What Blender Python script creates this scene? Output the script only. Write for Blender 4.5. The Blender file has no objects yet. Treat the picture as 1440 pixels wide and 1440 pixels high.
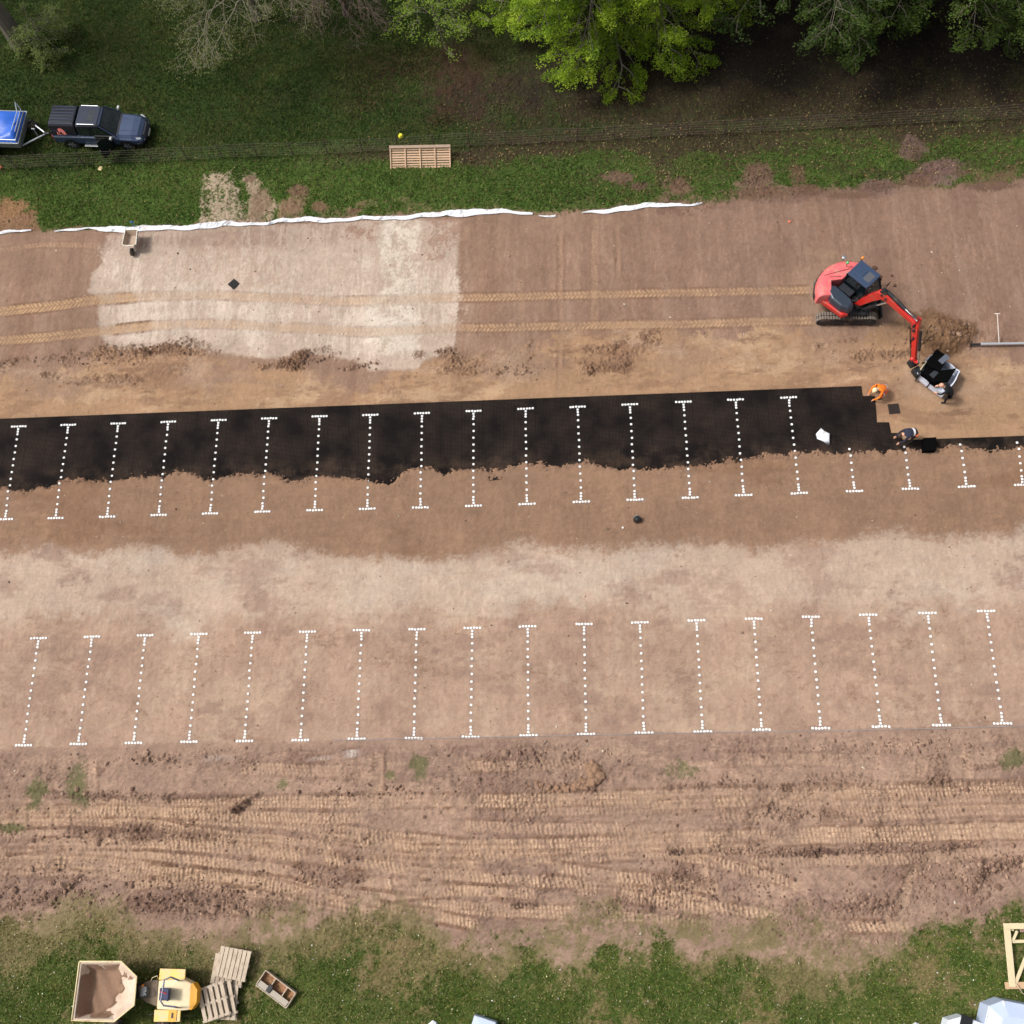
import bpy, math, random
import numpy as np
from mathutils import Matrix, Vector, Euler

random.seed(7); rng = np.random.default_rng(11)
scene = bpy.context.scene
R = math.radians

# ------------------------------------------------------------------ camera (drone, 45 m up, looking down and a little north)
FPX, PITCH, ROLL, CAMH, YAW = 1450.0, 0.3269, -0.1987, 45.338, -0.1739
CM = Matrix.Rotation(-YAW, 3, 'Z') @ Matrix.Rotation(PITCH, 3, 'X') @ Matrix.Rotation(ROLL, 3, 'Z')
cam_data = bpy.data.cameras.new('camera')
cam = bpy.data.objects.new('camera', cam_data)
scene.collection.objects.link(cam)
cam.matrix_world = Matrix.Translation((0, 0, CAMH)) @ CM.to_4x4()
cam_data.sensor_width = 36; cam_data.lens = 36 * FPX / 1440
cam_data.clip_start = 0.5; cam_data.clip_end = 2000
scene.camera = cam
def at(u, v, z=0.0):
    """survey point: photo pixel -> place on the plane of height z"""
    d = CM @ Vector(((u - 720) / FPX, (720 - v) / FPX, -1.0))
    t = (z - CAMH) / d.z
    return Vector((d.x * t, d.y * t, z))
def ang(a, b, z=0.0):
    p, q = at(*a, z), at(*b, z)
    return math.atan2(q.y - p.y, q.x - p.x)

# ------------------------------------------------------------------ light: overcast day, soft sun from the west
SUN_EL, SUN_AZ = R(52), R(-82)      # azimuth clockwise from +Y
world = bpy.data.worlds.new('World'); scene.world = world; world.use_nodes = True
nt = world.node_tree; bg = nt.nodes['Background']
sky = nt.nodes.new('ShaderNodeTexSky'); sky.sky_type = 'NISHITA'; sky.sun_disc = False
sky.sun_elevation = SUN_EL; sky.sun_rotation = SUN_AZ; sky.air_density = 1.0; sky.dust_density = 6.0; sky.ozone_density = 1.0
hsv = nt.nodes.new('ShaderNodeHueSaturation'); hsv.inputs['Saturation'].default_value = 0.35
nt.links.new(sky.outputs[0], hsv.inputs['Color']); nt.links.new(hsv.outputs[0], bg.inputs[0]); bg.inputs[1].default_value = 0.10
sd = bpy.data.lights.new('sun', 'SUN'); sd.energy = 1.9; sd.angle = R(10); sd.color = (1.0, 0.95, 0.88)
sun = bpy.data.objects.new('sun', sd); scene.collection.objects.link(sun)
dirv = Vector((math.sin(SUN_AZ) * math.cos(SUN_EL), math.cos(SUN_AZ) * math.cos(SUN_EL), math.sin(SUN_EL)))
sun.rotation_euler = dirv.to_track_quat('Z', 'Y').to_euler()
scene.view_settings.view_transform = 'Standard'; scene.view_settings.look = 'None'
scene.view_settings.exposure = 0.42; scene.view_settings.gamma = 1.0
scene.render.engine = 'CYCLES'
scene.cycles.max_bounces = 6; scene.cycles.diffuse_bounces = 3; scene.cycles.transparent_max_bounces = 6

# ------------------------------------------------------------------ materials
def lin(c):
    c = np.asarray(c, float) / 255.0
    return np.where(c <= 0.04045, c / 12.92, ((c + 0.055) / 1.055) ** 2.4)
def mat(name, rgb, rough=0.6, metal=0.0, var=0.12, scale=6.0, bump=0.0, dirt=None, dirt_amt=0.0, coat=0.0, trans=0.0, srgb=True, spec=None):
    """procedural material: base colour with noise wear and optional dirt patches"""
    m = bpy.data.materials.new(name); m.use_nodes = True
    n = m.node_tree.nodes; l = m.node_tree.links; p = n['Principled BSDF']
    c = tuple(lin(rgb)) if srgb else rgb
    tc = n.new('ShaderNodeTexCoord'); nz = n.new('ShaderNodeTexNoise'); nz.inputs['Scale'].default_value = scale; nz.inputs['Detail'].default_value = 6
    l.new(tc.outputs['Object'], nz.inputs['Vector'])
    mx = n.new('ShaderNodeMix'); mx.data_type = 'RGBA'
    mx.inputs[6].default_value = (*[max(0, x * (1 - var)) for x in c], 1); mx.inputs[7].default_value = (*[min(1, x * (1 + var)) for x in c], 1)
    l.new(nz.outputs['Fac'], mx.inputs[0]); out = mx.outputs[2]
    if dirt is not None:
        n2 = n.new('ShaderNodeTexNoise'); n2.inputs['Scale'].default_value = scale * 0.5; n2.inputs['Detail'].default_value = 8; n2.inputs['Roughness'].default_value = .7
        l.new(tc.outputs['Object'], n2.inputs['Vector'])
        rp = n.new('ShaderNodeMapRange'); rp.inputs[1].default_value = .62 - dirt_amt * .4; rp.inputs[2].default_value = .78 - dirt_amt * .3
        l.new(n2.outputs['Fac'], rp.inputs[0])
        m2 = n.new('ShaderNodeMix'); m2.data_type = 'RGBA'; l.new(rp.outputs[0], m2.inputs[0]); l.new(out, m2.inputs[6]); m2.inputs[7].default_value = (*lin(dirt), 1)
        out = m2.outputs[2]
    l.new(out, p.inputs['Base Color'])
    p.inputs['Roughness'].default_value = rough; p.inputs['Metallic'].default_value = metal
    if coat: p.inputs['Coat Weight'].default_value = coat
    if trans: p.inputs['Transmission Weight'].default_value = trans
    if spec is not None: p.inputs['Specular IOR Level'].default_value = spec
    if bump:
        b = n.new('ShaderNodeBump'); b.inputs['Strength'].default_value = bump; b.inputs['Distance'].default_value = 0.02
        n3 = n.new('ShaderNodeTexNoise'); n3.inputs['Scale'].default_value = scale * 4; l.new(tc.outputs['Object'], n3.inputs['Vector'])
        l.new(n3.outputs['Fac'], b.inputs['Height']); l.new(b.outputs[0], p.inputs['Normal'])
    return m
def attr_mat(name, rough=0.95, fine=0.16, scale=30.0, bump=0.5, transl=0.0, spec=0.2):
    """colour from the point attribute 'tint', broken up by fine noise"""
    m = bpy.data.materials.new(name); m.use_nodes = True
    n = m.node_tree.nodes; l = m.node_tree.links; p = n['Principled BSDF']
    a = n.new('ShaderNodeAttribute'); a.attribute_name = 'tint'
    out = a.outputs['Color']
    if fine:
        g = n.new('ShaderNodeNewGeometry'); nz = n.new('ShaderNodeTexNoise'); nz.inputs['Scale'].default_value = scale; nz.inputs['Detail'].default_value = 4; nz.inputs['Roughness'].default_value = .7
        l.new(g.outputs['Position'], nz.inputs['Vector'])
        mr = n.new('ShaderNodeMapRange'); mr.inputs[1].default_value = .25; mr.inputs[2].default_value = .75; mr.inputs[3].default_value = 1 - fine; mr.inputs[4].default_value = 1 + fine
        l.new(nz.outputs['Fac'], mr.inputs[0])
        vm = n.new('ShaderNodeVectorMath'); vm.operation = 'SCALE'; l.new(out, vm.inputs[0]); l.new(mr.outputs[0], vm.inputs['Scale']); out = vm.outputs[0]
        if bump:
            b = n.new('ShaderNodeBump'); b.inputs['Strength'].default_value = bump; b.inputs['Distance'].default_value = 0.02
            l.new(nz.outputs['Fac'], b.inputs['Height']); l.new(b.outputs[0], p.inputs['Normal'])
    l.new(out, p.inputs['Base Color']); p.inputs['Roughness'].default_value = rough; p.inputs['Specular IOR Level'].default_value = spec
    if transl:
        t = n.new('ShaderNodeBsdfTranslucent'); l.new(out, t.inputs['Color']); ms = n.new('ShaderNodeMixShader'); ms.inputs[0].default_value = transl
        l.new(p.outputs[0], ms.inputs[1]); l.new(t.outputs[0], ms.inputs[2]); l.new(ms.outputs[0], n['Material Output'].inputs['Surface'])
    return m

# ------------------------------------------------------------------ object helpers
COL = scene.collection.objects
def tag(o, label=None, cat=None, group=None, kind=None):
    if label: o['label'] = label
    if cat: o['category'] = cat
    if group: o['group'] = group
    if kind: o['kind'] = kind
    return o
def thing(name, loc, rz, label, cat, group=None):
    o = bpy.data.objects.new(name, None); COL.link(o); o.location = loc; o.rotation_euler = (0, 0, rz); o.empty_display_size = .3
    return tag(o, label, cat, group)
def copy_thing(o, loc, rz, label, group=None):
    c = o.copy(); COL.link(c); c.location = loc; c.rotation_euler = (0, 0, rz); c['label'] = label
    if group: c['group'] = group
    def rec(s, d):
        for ch in [x for x in bpy.data.objects if x.parent == s]:
            k = ch.copy(); COL.link(k); k.parent = d; rec(ch, k)
    rec(o, c)
    return c
def np_mesh(name, V, F, material, tint=None, parent=None, smooth=False):
    V = np.asarray(V, np.float32).reshape(-1, 3); F = np.asarray(F, np.int32); k = F.shape[1]
    me = bpy.data.meshes.new(name)
    me.vertices.add(len(V)); me.vertices.foreach_set('co', V.ravel())
    me.loops.add(F.size); me.loops.foreach_set('vertex_index', F.ravel())
    me.polygons.add(len(F)); me.polygons.foreach_set('loop_start', np.arange(0, F.size, k, dtype=np.int32))
    me.polygons.foreach_set('use_smooth', np.full(len(F), smooth))
    me.update(calc_edges=True)
    if tint is not None:
        a = me.attributes.new('tint', 'FLOAT_COLOR', 'POINT')
        T = np.ones((len(V), 4), np.float32); T[:, :3] = tint; a.data.foreach_set('color', T.ravel())
    if material: me.materials.append(material)
    o = bpy.data.objects.new(name, me); COL.link(o)
    if parent: o.parent = parent
    return o
class MB:
    def __init__(s): s.v = []; s.f = []; s.m = []; s.cur = 0
    def add(s, vs, fs, M=None):
        b = len(s.v)
        s.v += [tuple(M @ Vector(p)) if M else tuple(p) for p in vs]
        s.f += [tuple(b + i for i in f) for f in fs]; s.m += [s.cur] * len(fs)
        return s
    def box(s, c, d, rot=(0, 0, 0), taper=1.0):
        M = Matrix.Translation(c) @ Euler(rot).to_matrix().to_4x4()
        x, y, z = d[0] / 2, d[1] / 2, d[2] / 2; t = taper
        vs = [(-x, -y, -z), (x, -y, -z), (x, y, -z), (-x, y, -z), (-x * t, -y * t, z), (x * t, -y * t, z), (x * t, y * t, z), (-x * t, y * t, z)]
        return s.add(vs, [(3, 2, 1, 0), (4, 5, 6, 7), (0, 1, 5, 4), (1, 2, 6, 5), (2, 3, 7, 6), (3, 0, 4, 7)], M)
    def bar(s, p, q, w, h, up=(0, 0, 1)):
        """rectangular bar from p to q, w across, h along up"""
        p, q = Vector(p), Vector(q); d = (q - p).normalized(); u = Vector(up)
        a = d.cross(u)
        if a.length < 1e-4: a = d.cross(Vector((0, 1, 0)))
        a.normalize(); u = a.cross(d).normalized(); a *= w / 2; u *= h / 2
        vs = [p - a - u, p + a - u, p + a + u, p - a + u, q - a - u, q + a - u, q + a + u, q - a + u]
        return s.add(vs, [(0, 1, 2, 3), (7, 6, 5, 4), (0, 4, 5, 1), (1, 5, 6, 2), (2, 6, 7, 3), (3, 7, 4, 0)])
    def prism(s, poly, z0, z1, M=None, top=1.0):
        n = len(poly); cx = sum(p[0] for p in poly) / n; cy = sum(p[1] for p in poly) / n
        vs = [(x, y, z0) for x, y in poly] + [(cx + (x - cx) * top, cy + (y - cy) * top, z1) for x, y in poly]
        return s.add(vs, [tuple(range(n - 1, -1, -1)), tuple(range(n, 2 * n))] + [(i, (i + 1) % n, n + (i + 1) % n, n + i) for i in range(n)], M)
    def side(s, poly, y0, y1, M=None):
        """outline in the x-z plane, extruded along y"""
        n = len(poly)
        vs = [(x, y0, z) for x, z in poly] + [(x, y1, z) for x, z in poly]
        return s.add(vs, [tuple(range(n)), tuple(range(2 * n - 1, n - 1, -1))] + [(i, n + i, n + (i + 1) % n, (i + 1) % n) for i in range(n)], M)
    def tube(s, pts, r, n=8, cap=True):
        pts = [Vector(p) for p in pts]; rs = r if isinstance(r, (list, tuple)) else [r] * len(pts); b = len(s.v); prev = None
        for i, p in enumerate(pts):
            d = (pts[min(i + 1, len(pts) - 1)] - pts[max(i - 1, 0)]).normalized()
            a = d.cross(Vector((0, 0, 1))) if prev is None else prev - d * prev.dot(d)
            if a.length < 1e-4: a = d.cross(Vector((0, 1, 0)))
            a.normalize(); prev = a; c = d.cross(a)
            for k in range(n):
                t = 2 * math.pi * k / n; s.v.append(tuple(p + (a * math.cos(t) + c * math.sin(t)) * rs[i]))
        for i in range(len(pts) - 1):
            for k in range(n):
                s.f.append((b + i * n + k, b + i * n + (k + 1) % n, b + (i + 1) * n + (k + 1) % n, b + (i + 1) * n + k)); s.m.append(s.cur)
        if cap:
            s.f.append(tuple(b + k for k in range(n))[::-1]); s.f.append(tuple(b + (len(pts) - 1) * n + k for k in range(n))); s.m += [s.cur] * 2
        return s
    def loft(s, secs, closed=True, cap=True):
        b = len(s.v); n = len(secs[0])
        for sec in secs: s.v += [tuple(p) for p in sec]
        for i in range(len(secs) - 1):
            for k in range(n if closed else n - 1):
                s.f.append((b + i * n + k, b + i * n + (k + 1) % n, b + (i + 1) * n + (k + 1) % n, b + (i + 1) * n + k)); s.m.append(s.cur)
        if cap:
            s.f.append(tuple(b + k for k in range(n))[::-1]); s.f.append(tuple(b + (len(secs) - 1) * n + k for k in range(n))); s.m += [s.cur] * 2
        return s
    def ball(s, c, r, n=12, m=8):
        rx, ry, rz = r if isinstance(r, (tuple, list)) else (r, r, r)
        secs = []
        for j in range(m + 1):
            t = -math.pi / 2 + math.pi * j / m; cr = max(math.cos(t), 0.02)
            secs.append([(c[0] + rx * cr * math.cos(2 * math.pi * k / n), c[1] + ry * cr * math.sin(2 * math.pi * k / n), c[2] + rz * math.sin(t)) for k in range(n)])
        return s.loft(secs)
    def build(s, name, mats, parent=None, bevel=0.0, smooth=False, label=None, subsurf=0, loc=None):
        me = bpy.data.meshes.new(name); me.from_pydata(s.v, [], s.f)
        if not isinstance(mats, (list, tuple)): mats = [mats]
        for m in mats: me.materials.append(m)
        me.polygons.foreach_set('material_index', s.m); me.polygons.foreach_set('use_smooth', [smooth] * len(s.f)); me.update()
        o = bpy.data.objects.new(name, me); COL.link(o)
        if parent: o.parent = parent
        if loc: o.location = loc
        if bevel:
            md = o.modifiers.new('bevel', 'BEVEL'); md.width = bevel; md.segments = 2; md.limit_method = 'ANGLE'; md.angle_limit = R(35)
        if subsurf:
            md = o.modifiers.new('sub', 'SUBSURF'); md.levels = md.render_levels = subsurf
        if label: o['label'] = label
        return o

# ------------------------------------------------------------------ noise fields (periodic, sampled in metres)
def tile(seed, beta, n=1024, lo=2):
    g = np.random.default_rng(seed); w = np.fft.rfft2(g.standard_normal((n, n)))
    fx = np.fft.fftfreq(n)[:, None] * n; fy = np.fft.rfftfreq(n)[None, :] * n; f = np.sqrt(fx ** 2 + fy ** 2)
    a = np.where(f >= lo, 1 / np.maximum(f, 1) ** beta, 0); t = np.fft.irfft2(w * a, s=(n, n)); t -= t.mean(); t /= t.std()
    return t.astype(np.float32)
TILES = [tile(1, 1.0), tile(2, 1.4), tile(3, 1.8), tile(4, 0.6), tile(5, 1.2)]
def N(X, Y, t, per, sx=1.0, sy=1.0, off=0.0):
    T = TILES[t]; n = T.shape[0]
    u = (X / (per * sx) + 0.137 * off) * n; v = (Y / (per * sy) + 0.371 * off) * n
    i = np.floor(u).astype(np.int64); j = np.floor(v).astype(np.int64); fu = (u - i).astype(np.float32); fv = (v - j).astype(np.float32)
    i %= n; j %= n; i1 = (i + 1) % n; j1 = (j + 1) % n
    return (T[i, j] * (1 - fu) + T[i1, j] * fu) * (1 - fv) + (T[i, j1] * (1 - fu) + T[i1, j1] * fu) * fv
def ss(a, b, x):
    t = np.clip((x - a) / (b - a), 0, 1); return t * t * (3 - 2 * t)
# ================================================================== GROUND
gx = np.concatenate([-33 - np.cumsum(1.25 ** np.arange(24) * 0.1)[::-1], np.arange(-33, 27.5, 0.05), 27.5 + np.cumsum(1.25 ** np.arange(24) * 0.1)])
dy = np.interp(np.arange(1400), [0, 500, 1400], [0.04, 0.05, 0.065])
gyd = -8.2 + np.concatenate([[0], np.cumsum(dy)]); gyd = gyd[gyd < 49]
gy = np.concatenate([-8.2 - np.cumsum(1.25 ** np.arange(24) * 0.1)[::-1], gyd, gyd[-1] + np.cumsum(1.25 ** np.arange(25) * 0.1)])
Xg, Yg = np.meshgrid(gx.astype(np.float32), gy.astype(np.float32), indexing='xy')
Hh = np.zeros_like(Xg); Cc = np.zeros(Xg.shape + (3,), np.float32)
KALB = 0.80                       # display-linear -> albedo
def alb(c): return (lin(c) * KALB).astype(np.float32)
def curve(pts, swap=False):
    P = sorted([(at(*p).y, at(*p).x) if swap else (at(*p).x, at(*p).y) for p in pts])
    xs = np.array([p[0] for p in P]); ys = np.array([p[1] for p in P])
    def f(x):
        base = np.interp(x, xs, ys)
        # round the corners a little
        return (base * 2 + np.interp(x - .35, xs, ys) + np.interp(x + .35, xs, ys)) / 4
    return f
def paint(c, m):
    global Cc
    Cc += (alb(c)[None, None] - Cc) * m[..., None]
def paint_w(c, m, sl):
    Cc[sl] += (alb(c)[None, None] - Cc[sl]) * m[..., None]
def window(x0, x1, y0, y1):
    i0, i1 = np.searchsorted(gy, [y0, y1]); j0, j1 = np.searchsorted(gx, [x0, x1])
    return (slice(max(i0, 0), max(i1, i0 + 1)), slice(max(j0, 0), max(j1, j0 + 1)))
w1 = N(Xg, Yg, 1, 23); w2 = N(Xg, Yg, 1, 31, off=3); n1 = N(Xg, Yg, 0, 17, off=1); n2 = N(Xg, Yg, 4, 29, off=2); n3 = N(Xg, Yg, 3, 19, off=5)
hs = N(Xg, Yg, 0, 40, 1.6, 0.35, off=7); vs_ = N(Xg, Yg, 0, 40, 0.3, 2.2, off=9)
fine = N(Xg, Yg, 3, 11, off=4)

E_top = curve([(-60, 330), (0, 328), (150, 322), (300, 318), (400, 313), (480, 309), (560, 304), (640, 299), (700, 297), (780, 301), (820, 299), (900, 291), (1000, 286), (1100, 278), (1200, 271), (1300, 266), (1440, 258), (1500, 254)])(gx)[None, :]
E_tan = curve([(0, 515), (60, 520), (140, 500), (240, 492), (330, 505), (400, 520), (520, 545), (600, 515), (640, 492), (760, 478), (900, 468), (1050, 470), (1140, 462), (1240, 480), (1300, 470), (1370, 488), (1440, 492)])(gx)[None, :]
MAT_TOP = 0
mt_f = curve([(0, 589), (1211, 543)])
E_mat = mt_f(gx)[None, :]
E_matlow = curve([(0, 689), (75, 689), (85, 680), (150, 680), (205, 668), (250, 664), (300, 676), (350, 669), (380, 672), (420, 684), (440, 672), (480, 674), (555, 677), (567, 660), (620, 664), (680, 662), (740, 655), (770, 663), (830, 652), (870, 660), (920, 656), (1000, 656), (1060, 646), (1115, 646), (1130, 637), (1160, 640), (1240, 633), (1290, 637), (1340, 630), (1390, 634), (1440, 631)])
E_ml = E_matlow(gx)[None, :]
E_pale = curve([(0, 775), (90, 768), (200, 776), (300, 786), (330, 775), (380, 765), (460, 785), (620, 785), (700, 772), (760, 768), (840, 770), (900, 776), (1020, 765), (1065, 780), (1120, 765), (1200, 763), (1250, 753), (1340, 757), (1440, 748)])(gx)[None, :]
E_low = curve([(0, 1050), (130, 1048), (360, 1043), (480, 1040), (720, 1034), (1000, 1028), (1160, 1025), (1440, 1018)])(gx)[None, :]
E_gr = curve([(0, 1282), (80, 1290), (120, 1278), (160, 1285), (230, 1300), (260, 1318), (310, 1312), (400, 1310), (500, 1290), (560, 1300), (600, 1322), (700, 1330), (860, 1345), (900, 1330), (1000, 1325), (1060, 1345), (1110, 1325), (1180, 1340), (1240, 1345), (1300, 1325), (1380, 1300), (1440, 1290)])(gx)[None, :]
E_olive = curve([(0, 1270), (120, 1262), (300, 1290), (420, 1262), (520, 1285), (640, 1290), (800, 1290), (960, 1272), (1080, 1290), (1200, 1325), (1300, 1290), (1440, 1262)])(gx)[None, :]

# ---- base soils, from south to north
base_var = 1 + 0.05 * n1 + 0.035 * n3
Cc[:] = alb((166, 138, 120))
# rut zone: mauve-brown soil, paler crust, patches of tan
paint((180, 151, 131), ss(.0, 1.4, w1 + .4 * n2) * .8)
paint((148, 120, 105), ss(.5, 1.6, w2 + .5 * n1) * .6)
# parking area, lower row, filled with sandy soil
m_park = ss(-.05, .05, Yg - E_low + .05 * n1)
paint((181, 152, 131), m_park)
paint((162, 134, 117), m_park * ss(.0, 1.6, N(Xg, Yg, 1, 24, off=21) + .25 * n1) * .8)
paint((191, 165, 142), m_park * ss(.2, 1.8, N(Xg, Yg, 1, 20, off=23)) * .7)
paint((148, 117, 97), m_park * ss(1.0, 2.2, N(Xg, Yg, 0, 21, 1.5, .8, off=24) + .3 * hs) * .6)
y880 = curve([(0, 880), (1440, 850)])(gx)[None, :]
m_p2 = ss(-.5, .5, Yg - y880 + .35 * w1)
paint((198, 175, 155), m_p2 * .85)
mott = N(Xg, Yg, 1, 13, 1.3, .8, off=27)
paint((154, 127, 112), m_park * ss(.7, 2.2, mott + .3 * n1) * .7)
paint((196, 172, 150), m_park * ss(1.0, 2.4, -mott) * .5)
paint((200, 181, 163), m_p2 * ss(.0, 1.7, N(Xg, Yg, 1, 22, 1.8, .9, off=25)) * .8)
paint((168, 142, 125), m_p2 * ss(.4, 1.9, N(Xg, Yg, 1, 17, 1.5, .7, off=26) + .2 * n1) * .7)
# upper row: darker brown sand swept over the grid
m_r1 = ss(-.32, .38, Yg - E_pale + .10 * w1 + .16 * n1 + .05 * n3)
paint((150, 120, 98), m_r1)
paint((160, 128, 103), m_r1 * ss(.3, 1.8, N(Xg, Yg, 0, 30, 2.0, .7, off=31)) * .7)
paint((138, 106, 83), m_r1 * ss(.5, 1.8, N(Xg, Yg, 1, 30, 2.0, .7, off=32)) * .6)
band = m_r1 * ss(.55, .0, np.abs(Yg - E_ml - .0 + .08 * n1)) ; paint((160, 127, 101), band * ss(-.5, .8, n2) * .7)
# tan sand north of the grid
E_mat_e = curve([(1269, 619), (1440, 613), (1480, 611)])(gx)[None, :]
E_tanlow = np.where(gx[None, :] > at(1214, 560).x, E_mat_e, E_mat)
m_tan = ss(-.03, .03, Yg - E_tanlow)
paint((176, 142, 111), m_tan)
paint((194, 163, 131), m_tan * ss(.3, 1.6, N(Xg, Yg, 1, 21, 1.6, .6, off=41) + .2 * n1) * .75)
paint((152, 119, 94), m_tan * ss(.2, 1.5, N(Xg, Yg, 1, 15, 1.5, .6, off=42) + .3 * n1) * .8)
paint((126, 96, 77), m_tan * ss(.8, 2.1, N(Xg, Yg, 1, 12, 1.8, .6, off=43) + .4 * n1) * .7 * ss(.2, 1.2, Yg - E_tanlow))
dz = ss(.9, 2.0, Yg - E_tanlow + .35 * w1 + .2 * n1)
paint((157, 129, 109), m_tan * dz * (1 - .55 * ss(-6, 12, Xg)) * ss(-.9, .9, N(Xg, Yg, 1, 17, 1.4, .8, off=44)) * .85)
paint((182, 154, 130), m_tan * dz * ss(.5, 1.8, N(Xg, Yg, 1, 11, 1.4, .7, off=45)) * .6)
xr = ss(9, 14, Xg)
paint((152, 118, 92), m_tan * xr * ss(1.6, 3.2, Yg - E_mat) * .6)
# brown compacted sand further north
m_br = ss(-.25, .25, Yg - E_tan + .3 * w1 + .15 * n1)
paint((154, 125, 106), m_br)
paint((146, 117, 101), m_br * ss(-6, 12, Xg) * .75)
paint((160, 131, 109), m_br * ss(.3, 1.8, N(Xg, Yg, 1, 40, 1.2, 1.2, off=51)) * .7)
st2 = N(Xg, Yg, 1, 22, .22, 2.6, off=52)
paint((134, 106, 90), m_br * ss(.2, 2.0, st2) * .45); paint((168, 141, 122), m_br * ss(.2, 2.0, -st2 + .4 * w2) * .5)
paint((132, 102, 84), m_br * ss(.5, 1.9, vs_ + .5 * w2) * .5)
paint((168, 140, 120), m_br * ss(1.2, 2.6, vs_ * 1.2 - .4 * w2) * .5)

# ---- the pale patch left of centre
def poly_sd(poly, sl):
    X = Xg[sl]; Y = Yg[sl]; d = np.full(X.shape, 1e9, np.float32); ins = np.zeros(X.shape, bool)
    n = len(poly)
    for i in range(n):
        ax, ay = poly[i]; bx, by = poly[(i + 1) % n]; ex, ey = bx - ax, by - ay
        t = np.clip(((X - ax) * ex + (Y - ay) * ey) / (ex * ex + ey * ey + 1e-9), 0, 1)
        d = np.minimum(d, (X - ax - t * ex) ** 2 + (Y - ay - t * ey) ** 2)
        c = ((ay > Y) != (by > Y)) & (X < (bx - ax) * (Y - ay) / ((by - ay) if abs(by - ay) > 1e-9 else 1e-9) + ax)
        ins ^= c
    d = np.sqrt(d); return np.where(ins, d, -d)
def patch(pts, c, amt=1.0, soft=.15, wob=.15, hgt=0.0, mot=None, nz=None):
    P = [tuple(at(*p)[:2]) for p in pts]
    xs = [p[0] for p in P]; ys = [p[1] for p in P]
    sl = window(min(xs) - 1, max(xs) + 1, min(ys) - 1, max(ys) + 1)
    d = poly_sd(P, sl) + wob * (.6 * w1[sl] + .6 * n1[sl])
    m = ss(-soft, soft, d) * amt
    if mot is not None: m = m * ss(mot[0], mot[1], (n1 if nz is None else nz)[sl] + .5 * w2[sl])
    paint_w(c, m, sl)
    if hgt: Hh[sl] += hgt * m
    return sl, m
patch([(152, 332), (146, 372), (128, 385), (125, 412), (140, 420), (137, 470), (150, 488), (170, 493), (240, 488), (300, 495), (350, 501), (400, 504), (440, 499), (500, 506), (522, 520), (585, 522), (596, 508), (625, 500), (640, 490), (646, 312), (560, 308), (400, 316), (250, 322)], (197, 177, 160), .95, .12, .06)
patch([(150, 330), (400, 316), (480, 312), (480, 345), (350, 352), (150, 350)], (160, 135, 120), .85, .3, .3, mot=(-1.2, .8), nz=vs_)
patch([(480, 312), (540, 312), (540, 360), (480, 360)], (150, 118, 100), .8, .3, .3, mot=(-.9, .6))
patch([(585, 312), (645, 312), (640, 350), (600, 370), (585, 350)], (152, 122, 104), .8, .2, .3, mot=(-.9, .5))
patch([(545, 310), (588, 312), (590, 420), (588, 500), (540, 495), (520, 440), (540, 400), (535, 350)], (218, 206, 190), .9, .3, .2, mot=(-1.6, .0))
patch([(520, 430), (590, 432), (585, 470), (520, 475)], (226, 216, 202), .85, .12, .2, mot=(-1.5, .2))
patch([(150, 355), (520, 350), (640, 380), (640, 470), (500, 500), (300, 485), (180, 485), (150, 440)], (216, 200, 184), .8, .3, .3, mot=(-.8, 1.4), nz=n3 * .5 + vs_ * .8 + n2 * .3)
patch([(200, 350), (330, 345), (500, 360), (480, 400), (250, 400)], (172, 146, 126), .7, .3, .3, mot=(.0, 1.4), nz=vs_)
# brighter vertical scrape marks and darker smears on the tan strip
def smear(pts, c=(118, 90, 72), amt=.8, w=.16, hgt=.03, rough=.08):
    P = [at(*p) for p in pts]
    for a, b in zip(P[:-1], P[1:]):
        x0, x1 = sorted((a.x, b.x)); y0, y1 = sorted((a.y, b.y)); sl = window(x0 - 1, x1 + 1, y0 - 1, y1 + 1)
        X, Y = Xg[sl], Yg[sl]; ex, ey = b.x - a.x, b.y - a.y; t = np.clip(((X - a.x) * ex + (Y - a.y) * ey) / (ex * ex + ey * ey), 0, 1)
        d = np.hypot(X - a.x - t * ex, Y - a.y - t * ey) + rough * (n1[sl] + .8 * w1[sl])
        m = ss(w, w * .2, d) * amt * ss(-1.2, .4, n3[sl] + n1[sl])
        paint_w(c, m, sl); Hh[sl] += hgt * m * (1 + .6 * n3[sl])
for s in [[(0, 512), (25, 505), (55, 492)], [(85, 498), (105, 490)], [(85, 505), (95, 518)], [(60, 525), (110, 533), (170, 530)], [(170, 488), (205, 497), (240, 483)],
          [(390, 510), (430, 500), (455, 492)], [(370, 518), (420, 512)], [(505, 515), (530, 510)], [(495, 518), (500, 512)], [(620, 498), (637, 491)], [(585, 500), (592, 500)], [(700, 520), (740, 528), (747, 480)],
          [(820, 492), (860, 490), (880, 478)], [(905, 474), (915, 470)], [(820, 505), (830, 520), (880, 520)], [(1150, 485), (1200, 478)], [(1240, 495), (1290, 498)], [(625, 522), (680, 522)], [(1350, 466), (1370, 470)], [(1385, 478), (1430, 480)]]:
    smear(s, amt=.85, w=.26, rough=.12)
for s, w in (([(0, 516), (50, 500), (90, 504), (150, 496)], .34), ([(150, 492), (200, 500), (260, 486), (300, 494)], .3), ([(60, 530), (110, 540), (190, 534)], .3), ([(370, 516), (420, 508), (480, 498)], .26), ([(488, 520), (530, 512)], .24), ([(615, 520), (640, 508), (700, 522), (738, 530), (746, 490)], .3), ([(800, 500), (830, 518), (880, 505), (920, 474)], .26), ([(1150, 490), (1210, 500), (1280, 496)], .35)):
    smear(s, c=(132, 103, 84), amt=.75, w=w, hgt=.05, rough=.16)
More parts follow.
